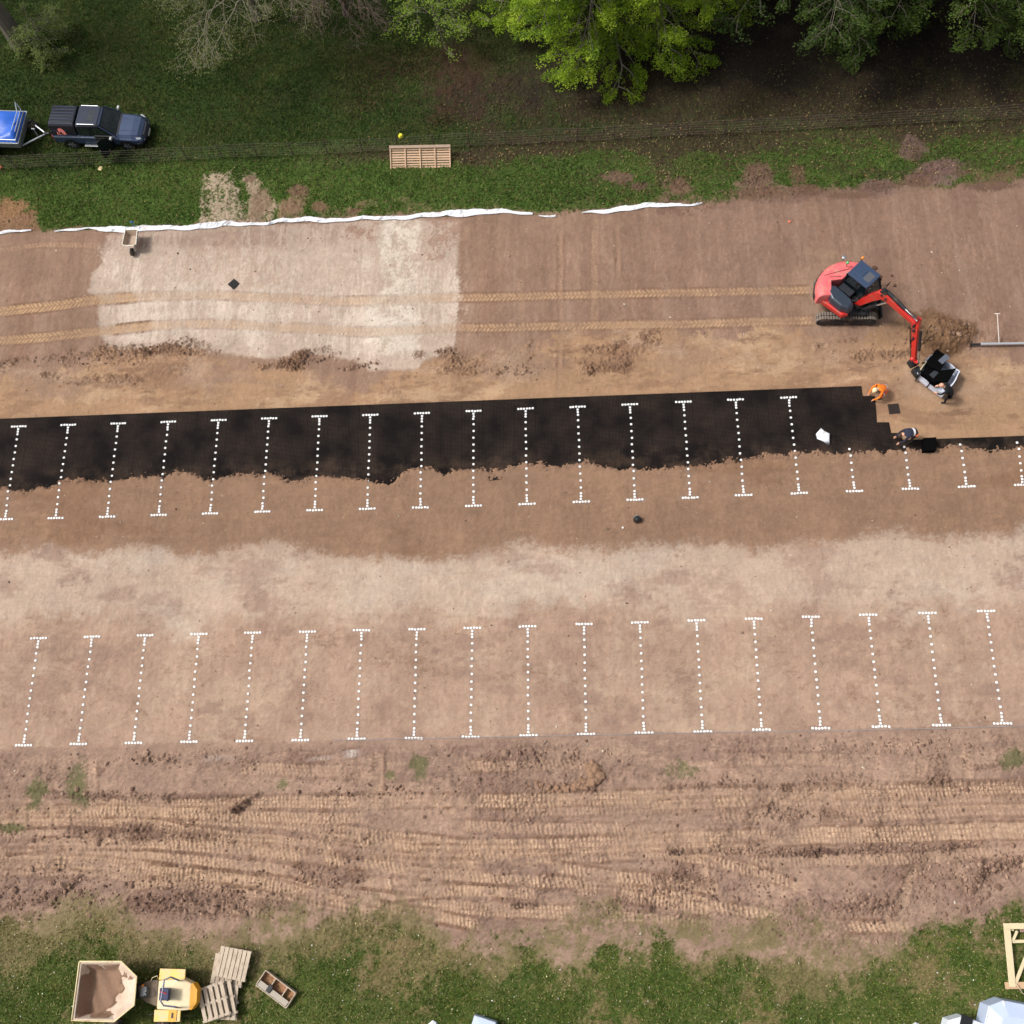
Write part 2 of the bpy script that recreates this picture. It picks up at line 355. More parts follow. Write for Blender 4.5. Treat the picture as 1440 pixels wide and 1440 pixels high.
for s in [[(130, 510), (175, 500)], [(200, 515), (250, 520)], [(540, 545), (560, 555)], [(1160, 500), (1200, 520)], [(650, 500), (720, 495)], [(60, 500), (120, 515)]]:
    smear(s, c=(140, 110, 90), amt=.7, w=.5, hgt=.02, rough=.25)
# sand heap by the digger bucket
p = at(1325, 470); sl = window(p.x - 3, p.x + 3, p.y - 2.2, p.y + 2.2)
r = np.hypot((Xg[sl] - p.x) / 1.75, (Yg[sl] - p.y) / 1.1) + .12 * w1[sl]; m = ss(1.1, .3, r); paint_w((124, 94, 68), ss(1.2, .8, r + .15 * n1[sl]) * .85, sl); Hh[sl] += .42 * m + .07 * m * n1[sl]
p = at(1270, 470); sl = window(p.x - 3, p.x + 3, p.y - 2.2, p.y + 2.2)
r = np.hypot((Xg[sl] - p.x) / 1.8, (Yg[sl] - p.y) / .7) + .2 * w1[sl]; paint_w((150, 119, 90), ss(1.15, .6, r) * .6, sl); Hh[sl] += .06 * ss(1, .3, r)

# ---- general fine relief
flat = ss(E_low - .0, E_low + .4, Yg) * ss(E_top, E_top - .4, Yg)
rough = 1 - flat
Hh += flat * (.006 * n1 + .010 * w1 + .004 * n3)
# streaks of the roller and the blade
Cc *= (1 + flat * (.030 * vs_ + .022 * hs))[..., None]

# ---- tracks
def track(pts, width=.5, lug=.20, depth=.02, amt=.8, c=(199, 165, 132), cg=(150, 116, 90), skew=.6, vertical=False, cols=2, broken=0.0, phase=0.0, berm=.5):
    f = curve(pts, swap=vertical); P = [at(*p) for p in pts]
    if vertical:
        a0, a1 = min(p.y for p in P), max(p.y for p in P); b = [p.x for p in P]; sl = window(min(b) - 1, max(b) + 1, a0, a1); A, B = Yg[sl], Xg[sl]; fc = f(A[:, 0])[:, None]; fc2 = f(A[:, 0] + .3)[:, None]
    else:
        a0, a1 = min(p.x for p in P), max(p.x for p in P); a0 -= 2 * (pts[0][0] <= 0); a1 += 2 * (pts[-1][0] >= 1440); b = [p.y for p in P]; sl = window(a0, a1, min(b) - 1, max(b) + 1); A, B = Xg[sl], Yg[sl]; fc = f(A[0])[None, :]; fc2 = f(A[0] + .3)[None, :]
    ac = (B - fc) + .02 * w1[sl]; slope = (fc2 - fc) / .3
    al = A * np.sqrt(1 + slope ** 2) + ac * slope
    m = ss(width / 2 + .03, width / 2 - .04, np.abs(ac)) * ss(a0, a0 + .6, A) * ss(a1, a1 - .6, A)
    if broken: m = m * (.22 + .78 * ss(-.9 + broken * 1.2, .5 + broken * 1.2, w2[sl] + .5 * n2[sl] + .5 + .4 * N(A, B, 1, 5)))
    al = al + .035 * w1[sl] + .02 * w2[sl]; lv = ss(-1.6, .6, n2[sl] + .8 * w1[sl])
    if cols == 2:
        ph = al + skew * np.abs(ac) + np.where(ac > 0, lug / 2, 0); gap = ss(.045, .015, np.abs(ac))
    elif cols == 3:
        ph = al + skew * ac; gap = ss(.03, .01, np.abs(np.abs(ac) - width / 6))
    else:
        ph = al + skew * ac; gap = 0 * ac
    l = ss(-.25, .45, np.sin(2 * np.pi * (ph + phase) / lug) + .25 * n3[sl]) * (1 - gap)
    l = .5 + (l - .5) * (.35 + .65 * lv)
    k = amt * (.9 + .22 * n1[sl] + .12 * w2[sl]).clip(0, 1.1)
    paint_w(c, np.clip(m * k * (.35 + .65 * l), 0, 1), sl); paint_w(cg, np.clip(m * k * (1 - l) * .55, 0, 1), sl)
    Hh[sl] += -depth * m + m * l * depth * .9
    e = ss(.10, .02, np.abs(np.abs(ac) - width / 2 - .05)) * ss(a0, a0 + .6, A) * ss(a1, a1 - .6, A)
    Hh[sl] += depth * berm * e * (1 + .5 * n1[sl])
    paint_w((128, 98, 78), np.clip(e * amt * .35 * (1 + n1[sl]), 0, 1), sl)
tA = [(0, 438), (60, 432), (130, 422), (200, 417), (300, 415), (400, 420), (480, 424), (560, 422), (650, 418), (800, 415), (1000, 411), (1145, 408)]
tB = [(0, 479), (60, 474), (140, 466), (220, 458), (300, 455), (400, 461), (520, 467), (650, 461), (800, 460), (960, 456), (1150, 450)]
track(tA[:4], .55, .21, .025, 1.0, c=(200, 166, 128), skew=.9); track(tB[:4], .5, .21, .025, .9, c=(200, 166, 128), skew=.9)
track([(120, 424)] + tA[3:9], .45, .2, .015, .55, c=(206, 172, 135)); track([(130, 467)] + tB[3:8], .45, .2, .015, .55, c=(206, 172, 135))
track([(640, 419)] + tA[9:], .42, .2, .02, .85, c=(198, 164, 128)); track([(640, 461)] + tB[9:], .42, .2, .02, .85, c=(198, 164, 128))
track([(0, 352), (60, 344), (140, 345)], .3, .2, .01, .4, cols=1)
for vx in ([(788, 320), (788, 480), (786, 560)], [(868, 310), (869, 400)], [(871, 330), (868, 385)]): track(vx, .22, .16, .012, .5, c=(176, 145, 122), vertical=True, cols=1)
track([(733, 480), (732, 385)], .3, .2, .01, .25, vertical=True, cols=1); track([(835, 470), (836, 300)], .35, .2, .01, .3, vertical=True, cols=1)
for vx in (648, 722, 668, 1095, 1180, 1330): smear([(vx, 300), (vx + 2, 360)], c=(120, 90, 72), amt=.4, w=.06, hgt=0, rough=.03)

# rut zone relief first, then the tracks pressed in
rz = ss(E_low + .0, E_low - .5, Yg) * ss(E_olive - 1.5, E_olive, Yg)
clod = np.clip(n1 + .8 * n3 + .3, 0, 3)
roughm = ss(-.2, 1.3, w1 + .5 * N(Xg, Yg, 1, 14, 2.4, .9, off=61))
n5 = N(Xg, Yg, 3, 7, off=8); n6 = N(Xg, Yg, 0, 8, off=12)
Hh += rz * (.03 * w1 + .012 * N(Xg, Yg, 1, 12, 2.2, .8, off=62) + (.006 + .016 * roughm) * (.6 * n1 + n5 + .5 * n6))
paint((136, 110, 97), rz * roughm * .6)
paint((140, 114, 101), rz * ss(.1, 1.5, N(Xg, Yg, 1, 19, 3.2, .45, off=65)) * .65)
paint((132, 105, 92), rz * roughm * ss(.6, 1.6, n1 + .5 * n3) * .5)
paint((184, 156, 134), rz * ss(.3, 1.6, N(Xg, Yg, 0, 15, 2.2, .6, off=64)) * .45)
paint((200, 168, 142), rz * (1 - roughm) * ss(.4, 1.7, N(Xg, Yg, 0, 16, 2.6, .7, off=63)) * .45)
LT, GP = (210, 178, 148), (138, 109, 90)
TR = [([(0, 1132), (100, 1131), (230, 1133), (330, 1130), (420, 1128), (500, 1127), (700, 1125), (900, 1121), (1000, 1117), (1200, 1113), (1440, 1107)], .5, .95),
      ([(0, 1148), (120, 1147), (240, 1150), (330, 1153), (420, 1160), (560, 1180), (700, 1196)], .5, .9),
      ([(0, 1156), (100, 1153), (200, 1160), (280, 1172), (360, 1182), (480, 1193), (600, 1199), (740, 1197)], .5, .9),
      ([(640, 1192), (760, 1190), (900, 1186), (1000, 1180), (1200, 1174), (1440, 1168)], .62, 1.0),
      ([(0, 1140), (140, 1141), (260, 1143), (400, 1150), (520, 1150)], .42, .7), ([(0, 1200), (100, 1201), (240, 1206), (380, 1222), (500, 1240), (640, 1250), (720, 1256)], .42, .6),
      ([(700, 1140), (860, 1137), (1000, 1133), (1200, 1130), (1440, 1126)], .5, .35), ([(560, 1206), (700, 1207), (900, 1201), (1100, 1192)], .45, .5), ([(440, 1172), (520, 1184), (600, 1192)], .4, .6),
      ([(820, 1285), (900, 1290), (1010, 1302)], .4, .45), ([(300, 1272), (420, 1290), (540, 1306)], .4, .45),
      ([(900, 1134), (1000, 1129), (1140, 1124)], .4, .5),
      ([(0, 1172), (120, 1174), (260, 1180), (400, 1190)], .4, .45), ([(0, 1222), (140, 1228), (300, 1246), (420, 1262), (560, 1290)], .4, .5), ([(1000, 1150), (1200, 1146), (1440, 1138)], .42, .4), ([(1040, 1212), (1240, 1208), (1440, 1196)], .42, .45), ([(640, 1160), (800, 1166), (960, 1168)], .45, .4),
      ([(40, 1188), (150, 1186), (250, 1187), (350, 1195), (450, 1205), (560, 1216), (680, 1218)], .45, .7),
      ([(0, 1210), (90, 1212), (180, 1219), (260, 1227), (330, 1235), (420, 1246), (500, 1260), (600, 1272), (700, 1280), (820, 1284)], .5, .85),
      ([(200, 1223), (280, 1228), (360, 1240), (430, 1256), (520, 1276)], .4, .7),
      ([(340, 1198), (430, 1206), (520, 1216), (600, 1228), (700, 1236), (800, 1240), (900, 1250), (1020, 1276), (1100, 1290)], .42, .7),
      ([(540, 1258), (640, 1252), (760, 1256)], .42, .7), ([(520, 1272), (590, 1285), (680, 1302)], .4, .75),
      ([(760, 1216), (860, 1232), (960, 1242), (1020, 1252)], .42, .7), ([(800, 1250), (900, 1262), (1010, 1282)], .42, .6),
      ([(940, 1202), (990, 1208), (1060, 1224), (1135, 1252)], .42, .6), ([(1160, 1300), (1220, 1302), (1292, 1304)], .4, .6),
      ([(170, 1250), (220, 1240), (300, 1232)], .35, .5), ([(330, 1080), (400, 1082), (520, 1086)], .5, .35), ([(640, 1078), (720, 1076), (830, 1074)], .4, .4), ([(1000, 1068), (1100, 1066), (1200, 1070)], .5, .35)]
for k, (pts, w, a) in enumerate(TR): track(pts, w + .02, .165 + .012 * (k % 3), .03, min(1, a * 1.25), LT, GP, skew=.10 + .12 * (k % 3), cols=3 if w > .45 else 1, broken=-.35, phase=k * .07, berm=.9)
for pts, a in (([(532, 1050), (530, 1125)], .6), ([(548, 1050), (546, 1120)], .4), ([(73, 1062), (75, 1120)], .4), ([(85, 1062), (88, 1118)], .4), ([(130, 1060), (128, 1120)], .4), ([(988, 1210), (992, 1258)], .6), ([(1296, 1060), (1294, 1105)], .4), ([(1358, 1040), (1362, 1105)], .45), ([(1290, 1205), (1278, 1240), (1262, 1290)], .6), ([(1345, 1205), (1350, 1250)], .45)):
    track(pts, .4, .165, .03, a, LT, GP, skew=.25, vertical=True, cols=2, broken=.1)
track([(478, 1062), (512, 1058)], .35, .16, .01, .9, (222, 214, 206), (160, 138, 124), cols=1, skew=0); track([(280, 1067), (335, 1065)], .3, .16, .01, .6, (206, 192, 180), (150, 126, 112), cols=1, skew=0); track([(426, 1068), (476, 1064)], .2, .16, .01, .5, (206, 192, 180), (150, 126, 112), cols=1, skew=0)
# ridges of pushed-up soil, dark and crumbly
for s, w in (([(0, 1108), (150, 1120), (240, 1122), (330, 1119)], .18), ([(100, 1168), (200, 1172), (300, 1176)], .45), ([(0, 1280), (60, 1262), (110, 1235)], .3), ([(0, 1300), (40, 1285)], .3), ([(300, 1150), (330, 1138), (345, 1128)], .2),
             ([(180, 1272), (260, 1265), (330, 1262)], .7), ([(200, 1276), (300, 1282), (400, 1272)], .5), ([(430, 1230), (470, 1238), (510, 1232)], .35), ([(940, 1197), (1050, 1201), (1150, 1197), (1250, 1194), (1370, 1190)], .16), ([(940, 1105), (1100, 1107), (1330, 1102), (1440, 1098)], .12),
             ([(1180, 1282), (1215, 1265), (1240, 1272), (1200, 1285)], .4), ([(1260, 1255), (1275, 1225), (1290, 1205)], .12), ([(1250, 1290), (1262, 1278)], .15), ([(1365, 1255), (1375, 1235), (1380, 1212)], .25), ([(1370, 1240), (1400, 1220), (1440, 1208)], .25),
             ([(1140, 1095), (1200, 1092)], .2), ([(1315, 1100), (1320, 1070)], .4), ([(1050, 1150), (1080, 1140), (1110, 1155)], .35), ([(930, 1240), (960, 1225), (990, 1245)], .5), ([(860, 1270), (920, 1275)], .4), ([(540, 1268), (580, 1270)], .12), ([(720, 1272), (750, 1274)], .12), ([(0, 1195), (60, 1180)], .2),
             ([(200, 1068), (240, 1070)], .2), ([(740, 1105), (830, 1110), (845, 1095)], .3), ([(440, 1118), (520, 1116)], .15), ([(1160, 1145), (1210, 1150)], .3), ([(1370, 1080), (1440, 1074)], .1)):
    smear(s, c=(124, 98, 84), amt=.8, w=w, hgt=.06, rough=.10)

for s, w in (([(1190, 1280), (1215, 1266), (1240, 1274)], .30), ([(1252, 1278), (1268, 1245), (1290, 1208)], .10), ([(1368, 1255), (1378, 1232), (1384, 1212)], .18), ([(1385, 1225), (1440, 1210)], .22), ([(60, 1278), (110, 1240)], .16), ([(940, 1198), (1100, 1202), (1250, 1195), (1370, 1190)], .08), ([(1100, 1268), (1140, 1262)], .15), ([(535, 1266), (580, 1270)], .12), ([(725, 1274), (755, 1272)], .1), ([(330, 1140), (345, 1128), (365, 1118)], .12)):
    smear(s, c=(98, 76, 66), amt=.8, w=w, hgt=.05, rough=.07)
# ---- north side: grass bank, leaf litter, woodland floor
m_n = ss(-.12, .12, Yg - E_top - .10 + .12 * n1 + .05 * n3)
gdark = N(Xg, Yg, 0, 28, 1.6, .9, off=71)
paint((82, 104, 46), m_n)
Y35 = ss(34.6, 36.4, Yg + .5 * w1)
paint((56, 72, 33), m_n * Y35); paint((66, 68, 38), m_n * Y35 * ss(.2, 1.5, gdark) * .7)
# brown litter towards the right and along the fence
lit = np.clip(.8 * ss(-5, 7, Xg + 2 * w2) * ss(.2, 1.2, Yg - E_top) * ss(-.7, 1.0, N(Xg, Yg, 0, 9, 1.4, .7, off=74)) + ss(-10, 6, Xg + 2.5 * w2) * ss(33.5, 35.5, Yg + .6 * w1) + .9 * ss(.9, .2, np.abs(Yg - 35.2 + .25 * w1)) * ss(-16, -9, Xg), 0, 1)
paint((64, 51, 40), m_n * lit * .9 * (1 - .35 * ss(.2, 1.2, N(Xg, Yg, 0, 22, 2.2, .5, off=73))))
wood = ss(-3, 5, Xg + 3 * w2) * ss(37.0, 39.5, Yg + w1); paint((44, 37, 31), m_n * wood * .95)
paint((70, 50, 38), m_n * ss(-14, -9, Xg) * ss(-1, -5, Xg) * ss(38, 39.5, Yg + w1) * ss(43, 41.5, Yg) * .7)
def blob(px, rx, ry, c, amt=.9, hgt=.02, w=.35):
    p = at(*px); sl = window(p.x - rx * 2, p.x + rx * 2, p.y - ry * 2, p.y + ry * 2)
    r = np.hypot((Xg[sl] - p.x) / rx, (Yg[sl] - p.y) / ry) + w * (.5 * w1[sl] + .45 * n1[sl] + .25 * n3[sl]); m = ss(1.1, .8, r) * amt; paint_w(c, m, sl); Hh[sl] += hgt * m; GB[sl] = np.maximum(GB[sl], m)
GB = np.zeros_like(Xg)
def gpatch(pts, c, amt=.9, lo=-.9, hi=.5):
    sl, m = patch(pts, c, amt, .12, .22, .01, mot=(lo, hi), nz=n3 * .6 + n1 * .6); GB[sl] = np.maximum(GB[sl], m)
gpatch([(288, 250), (318, 246), (335, 275), (346, 305), (352, 316), (285, 318), (290, 300), (280, 270)], (176, 156, 136), .9, -.7, .6)
gpatch([(347, 250), (358, 249), (372, 275), (386, 290), (376, 308), (350, 314), (352, 280)], (166, 144, 124))
gpatch([(400, 285), (425, 262), (432, 275), (420, 300), (440, 310), (395, 312)], (140, 112, 92), .8)
gpatch([(440, 296), (520, 288), (640, 290), (700, 292), (640, 300), (480, 310), (430, 312)], (128, 104, 84), .7, -.2, 1.0)
gpatch([(1040, 262), (1055, 236), (1070, 232), (1085, 252), (1105, 266), (1200, 268), (1200, 276), (1000, 288), (1010, 272)], (124, 98, 86))
gpatch([(1290, 236), (1335, 224), (1352, 230), (1340, 250), (1310, 262), (1240, 274), (1205, 272), (1225, 256), (1280, 250)], (120, 96, 90))
gpatch([(930, 285), (940, 262), (955, 255), (975, 275), (990, 290), (930, 294)], (118, 92, 78))
gpatch([(1265, 215), (1275, 198), (1295, 198), (1300, 212), (1280, 225)], (108, 86, 78))
for b in (((18, 300), 1.2, 1.0, (150, 112, 84)), ((20, 315), 1.4, .6, (140, 108, 84)), ((352, 252), .35, .3, (128, 106, 88)), ((368, 285), .65, .75, (140, 118, 98)), ((360, 302), .5, .5, (140, 118, 98)),
          ((420, 268), .6, .35, (112, 88, 70)), ((408, 292), .7, .5, (130, 104, 84)), ((450, 290), .5, .35, (118, 92, 72)), ((500, 296), .5, .2, (118, 92, 72)), ((870, 250), .9, .4, (112, 88, 76)), ((900, 262), .6, .3, (100, 80, 66)), ((955, 265), .7, .7, (112, 86, 72)), ((1065, 250), .8, .9, (112, 88, 74)), ((1070, 270), 1.6, .4, (112, 86, 72)), ((1122, 245), .5, .6, (100, 78, 62)),
          ((1130, 268), 1.0, .4, (112, 86, 72)), ((1283, 205), .65, .45, (104, 84, 76)), ((1285, 218), .5, .3, (92, 76, 62)), ((1322, 236), 1.0, .5, (112, 88, 82)), ((1300, 250), .8, .45, (108, 84, 76)), ((1230, 262), 1.0, .45, (108, 86, 76)), ((1350, 244), .5, .3, (100, 80, 66)), ((1390, 262), 1.2, .25, (112, 88, 74)), ((1200, 275), 1.4, .2, (120, 94, 78))):
    blob(*b)
m_edge = ss(.7, .0, Yg - E_top + .3 * w1 + .2 * n1) * m_n * ss(-2, 5, Xg + w2); paint((116, 90, 74), m_edge * .8)
# grass-amount map north
g_n = m_n * (1 - GB * 1.1).clip(0, 1) * (1 - m_edge * .85) * (1 - .8 * lit) * (1 - .9 * wood)
# ---- south side grass
m_s = ss(.1, -.5, Yg - E_gr + .35 * w1 + .25 * n1)
m_o = ss(.2, -.7, Yg - E_olive + .35 * w2 + .3 * n1)
paint((126, 116, 80), m_o * ss(-1.2, .5, n2 + n1 * .4) * .85)
E_dp = curve([(0, 1345), (200, 1350), (300, 1365), (450, 1352), (650, 1368), (900, 1352), (1050, 1375), (1200, 1370), (1300, 1342), (1440, 1312)])(gx)[None, :]
deep = ss(.5, -.6, Yg - E_dp + .55 * w1 + .5 * n1)
paint((118, 110, 72), m_s * .85)
paint((94, 108, 54), m_s * deep * .85)
paint((76, 96, 42), m_s * deep * ss(-.4, 1.0, gdark + .5) * .8)
dead = m_s * ss(.7, 1.7, N(Xg, Yg, 1, 18, 1.2, .8, off=82) + .4 * n1); paint((132, 113, 82), dead * .75)
g_s = np.clip(m_s * (.36 + .64 * deep) + m_o * .15 * ss(-.3, .8, n1), 0, 1) * (1 - .6 * dead)
for b in (((52, 1112), .4, .5), ((112, 1102), .45, .8), ((590, 1078), .35, .5), ((398, 1100), .3, .35), ((548, 1090), .2, .2), ((44, 1134), .3, .2), ((1420, 1068), .5, .3), ((960, 1082), .7, .4), ((20, 1165), .5, .2)):
    p = at(*b[0]); sl = window(p.x - 2, p.x + 2, p.y - 2, p.y + 2); r = np.hypot((Xg[sl] - p.x) / b[1], (Yg[sl] - p.y) / b[2]) + .35 * n1[sl]; m = ss(1.2, .5, r) * .8
    paint_w((104, 106, 68), m, sl); g_s[sl] = np.maximum(g_s[sl], m * .5)
grassm = np.clip(g_n + g_s, 0, 1)
nr = np.clip(m_n + m_s, 0, 1)
Hh += nr * (.012 * n1 + .02 * n3 + .02 * w1)
def z3(o, P): return [(o[0] + x / 3, o[1] + y / 3) for x, y in P]
r1t = z3((0, 540), [(80, 180), (290, 173), (500, 167), (711, 160), (923, 153), (1136, 146), (1349, 137)]) + z3((480, 540), [(123, 131), (341, 124), (558, 115), (777, 105), (997, 97), (1217, 87)]) + z3((960, 540), [(3, 76), (223, 67), (447, 58)])
r1b = z3((0, 540), [(22, 571), (235, 566), (452, 560), (669, 552), (887, 546), (1107, 539), (1328, 533)]) + z3((480, 540), [(110, 527), (334, 521), (558, 514), (784, 506), (1012, 497), (1239, 488)]) + z3((960, 540), [(32, 479), (258, 469), (492, 461), (726, 452), (961, 442), (1199, 433), (1435, 426)])
r2t = z3((0, 840), [(163, 172), (389, 166), (614, 160), (841, 155), (1067, 149), (1297, 145)]) + z3((480, 840), [(87, 139), (319, 135), (553, 129), (786, 122), (1024, 113), (1260, 106)]) + z3((960, 840), [(58, 98), (300, 90), (541, 82), (783, 74), (1033, 66), (1281, 58)])
r2b = z3((0, 840), [(100, 624), (331, 619), (564, 614), (798, 609), (1032, 606), (1268, 602)]) + z3((480, 840), [(66, 597), (306, 594), (546, 589), (790, 582), (1033, 577), (1277, 571)]) + z3((960, 840), [(85, 566), (333, 558), (583, 552), (836, 545), (1092, 539), (1350, 532)])
for (t0, b0) in list(zip(r1t, r1b)) + list(zip(r2t, r2b)) + [((1194, 631), r1b[16]), ((1271.5, 628), r1b[17]), ((1350, 625), r1b[18])]:
    smear([t0, b0], c=(146, 130, 120), amt=.45, w=.15, hgt=0, rough=.03)
    smear([(b0[0] - 13, b0[1] + .5), (b0[0] + 13, b0[1] - .5)], c=(146, 130, 120), amt=.45, w=.15, hgt=0, rough=.03)
# ---- faint print of the buried grid panels
pgm = ss(-.05, .05, Yg - E_low) * ss(E_mat + .0, E_mat - .2, Yg)
ln = np.maximum(ss(.035, .01, np.abs((Xg % .5) - .25)), ss(.035, .01, np.abs((Yg % .5) - .25)))
Cc *= (1 - .05 * pgm * ln * ss(-.6, 1.2, n2 + w2))[..., None]
# ---- fine albedo grain
Cc *= np.clip(1 + .055 * n1 + (.04 + .04 * rough) * fine + (rough * .05) * n3, .4, 1.6)[..., None]

soil = (1 - nr)[..., None]; Cc *= 1 - soil * np.array([.04, .045, .035], np.float32)
# ---- where the grid mat lies the soil is 4 cm lower; swept sand rides over its south edge
MATZ = 0.02
E_ml2 = E_ml + .07 * n1 + .08 * w1 + .045 * n3
bury = ss(.10, -.02, Yg - E_ml2)
park_n = (Yg < E_mat + .05) & (Yg > E_low)
mat_zone = ss(E_mat + .08, E_mat + .02, Yg) * ss(E_low - .05, E_low + .05, Yg)
strip_top = curve([(1269, 619), (1440, 613)])(gx)[None, :]
east = Xg > at(1213, 575).x
stepm = np.zeros_like(Xg)
zone = np.where(east, 0, 1) * ss(-.02, -.05, Yg - E_mat - .03)
Hh = np.where(Yg < E_mat + .3, Hh - .0, Hh)
under = (1 - bury) * ss(.06, .0, Yg - E_mat) * (Yg > E_ml - 1)
Hh += -.0 * under
Hh = np.where((Yg > E_ml - .8) & (Yg < E_mat + .4), np.minimum(Hh, .012) * .6, Hh)
Hh += (-.03) * under * np.where(east, 0.3, 1) + .045 * bury * ss(-1.6, 0, Yg - E_ml) + .035 * bury * ss(-.5, -.05, Yg - E_ml2) * (1 + .6 * n1) * (Yg > E_ml - 1.2)

def sample(F, x, y):
    i = np.clip(np.searchsorted(gy, y), 0, len(gy) - 1); j = np.clip(np.searchsorted(gx, x), 0, len(gx) - 1); return F[i, j]
def hz(x, y): return float(sample(Hh, x, y))
def gp(u, v):
    p = at(u, v); p.z = hz(p.x, p.y); return p
M_ground = attr_mat('soil and turf', .95, .13, 26, .45)
ny, nx = Xg.shape
idx = np.arange(nx * ny, dtype=np.int32).reshape(ny, nx)
F = np.stack([idx[:-1, :-1], idx[:-1, 1:], idx[1:, 1:], idx[1:, :-1]], -1).reshape(-1, 4)
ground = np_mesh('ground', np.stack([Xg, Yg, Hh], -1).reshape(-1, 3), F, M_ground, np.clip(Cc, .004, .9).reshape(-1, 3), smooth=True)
tag(ground, kind='structure')
# ================================================================== grid mat (cellular plastic ground reinforcement)
MLOW = float(np.mean(E_matlow(np.linspace(-25, 20, 50))))
def grid_material():
    m = bpy.data.materials.new('black plastic grid'); m.use_nodes = True
    n = m.node_tree.nodes; l = m.node_tree.links; p = n['Principled BSDF']
    g = n.new('ShaderNodeNewGeometry'); sx = n.new('ShaderNodeSeparateXYZ'); l.new(g.outputs['Position'], sx.inputs[0])
    def wave(sock, per, w):
        a = n.new('ShaderNodeMath'); a.operation = 'MULTIPLY'; a.inputs[1].default_value = 1 / per; l.new(sock, a.inputs[0])
        f = n.new('ShaderNodeMath'); f.operation = 'FRACT'; l.new(a.outputs[0], f.inputs[0])
        c = n.new('ShaderNodeMath'); c.operation = 'GREATER_THAN'; c.inputs[1].default_value = w; l.new(f.outputs[0], c.inputs[0]); return c.outputs[0]
    cx = wave(sx.outputs['X'], .067, .3); cy = wave(sx.outputs['Y'], .067, .34)
    cell = n.new('ShaderNodeMath'); cell.operation = 'MULTIPLY'; l.new(cx, cell.inputs[0]); l.new(cy, cell.inputs[1])
    nz = n.new('ShaderNodeTexNoise'); nz.inputs['Scale'].default_value = .55; nz.inputs['Detail'].default_value = 7; nz.inputs['Roughness'].default_value = .62; l.new(g.outputs['Position'], nz.inputs['Vector'])
    mr = n.new('ShaderNodeMapRange'); mr.inputs[1].default_value = .38; mr.inputs[2].default_value = .66; mr.inputs[3].default_value = .1; mr.inputs[4].default_value = 1.0; l.new(nz.outputs['Fac'], mr.inputs[0])
    f2 = n.new('ShaderNodeMath'); f2.operation = 'MULTIPLY'; l.new(cell.outputs[0], f2.inputs[0]); l.new(mr.outputs[0], f2.inputs[1])
    mx = n.new('ShaderNodeMix'); mx.data_type = 'RGBA'; l.new(f2.outputs[0], mx.inputs[0]); mx.inputs[6].default_value = (.0075, .0065, .0065, 1); mx.inputs[7].default_value = (.054, .038, .031, 1)
    # panel seams every half metre
    sm = wave(sx.outputs['X'], .5, .03); m3 = n.new('ShaderNodeMix'); m3.data_type = 'RGBA'; l.new(sm, m3.inputs[0]); m3.inputs[6].default_value = (.010, .009, .009, 1); l.new(mx.outputs[2], m3.inputs[7])
    # soil dust drifting in from the swept southern edge
    gy_ = n.new('ShaderNodeMapRange'); gy_.inputs[1].default_value = MLOW + 1.1; gy_.inputs[2].default_value = MLOW - .1; gy_.inputs[3].default_value = 0; gy_.inputs[4].default_value = .30; l.new(sx.outputs['Y'], gy_.inputs[0])
    nd = n.new('ShaderNodeTexNoise'); nd.inputs['Scale'].default_value = 1.1; nd.inputs['Detail'].default_value = 9; nd.inputs['Roughness'].default_value = .68; l.new(g.outputs['Position'], nd.inputs['Vector'])
    nr_ = n.new('ShaderNodeMapRange'); nr_.inputs[1].default_value = .45; nr_.inputs[2].default_value = .72; l.new(nd.outputs['Fac'], nr_.inputs[0])
    dm_ = n.new('ShaderNodeMath'); dm_.operation = 'MULTIPLY'; l.new(gy_.outputs[0], dm_.inputs[0]); l.new(nr_.outputs[0], dm_.inputs[1])
    m4 = n.new('ShaderNodeMix'); m4.data_type = 'RGBA'; l.new(dm_.outputs[0], m4.inputs[0]); l.new(m3.outputs[2], m4.inputs[6]); m4.inputs[7].default_value = (.20, .125, .08, 1); m3 = m4
    l.new(m3.outputs[2], p.inputs['Base Color']); p.inputs['Roughness'].default_value = .95; p.inputs['Specular IOR Level'].default_value = .08
    b = n.new('ShaderNodeBump'); b.inputs['Strength'].default_value = .6; b.inputs['Distance'].default_value = -.02; l.new(cell.outputs[0], b.inputs['Height']); l.new(b.outputs[0], p.inputs['Normal'])
    return m
M_grid = grid_material()
def wp(u, v): p = at(u, v); return (p.x, p.y)
yt = at(600, 566).y; ytr = at(1211, 543).y
a0 = wp(1211, 543); steps = [a0, (a0[0] + .0, a0[1] - .5)]
x1 = a0[0]; T = .5
# stair-stepped laying edge, built of whole half-metre panels
sx_ = [wp(1213, 557), wp(1230, 557), wp(1233, 594), wp(1250, 594), wp(1253, 609), wp(1268, 609), wp(1269, 619)]
lowy = [float(E_matlow(np.array([x]))[0]) - .55 for x in np.linspace(-36, 24, 121)]
poly = [(-36, float(mt_f(np.array([-36.]))[0]))] + [(x, float(mt_f(np.array([x]))[0])) for x in np.linspace(-30, a0[0] - .01, 30)] + [a0] + sx_ + [wp(1440, 613), (24, wp(1440, 613)[1])]
poly += list(reversed(list(zip(np.linspace(-36, 24, 121), lowy))))
mat_o = MB().prism(poly, MATZ - .045, MATZ).build('paving_grid', M_grid); tag(mat_o, kind='structure')

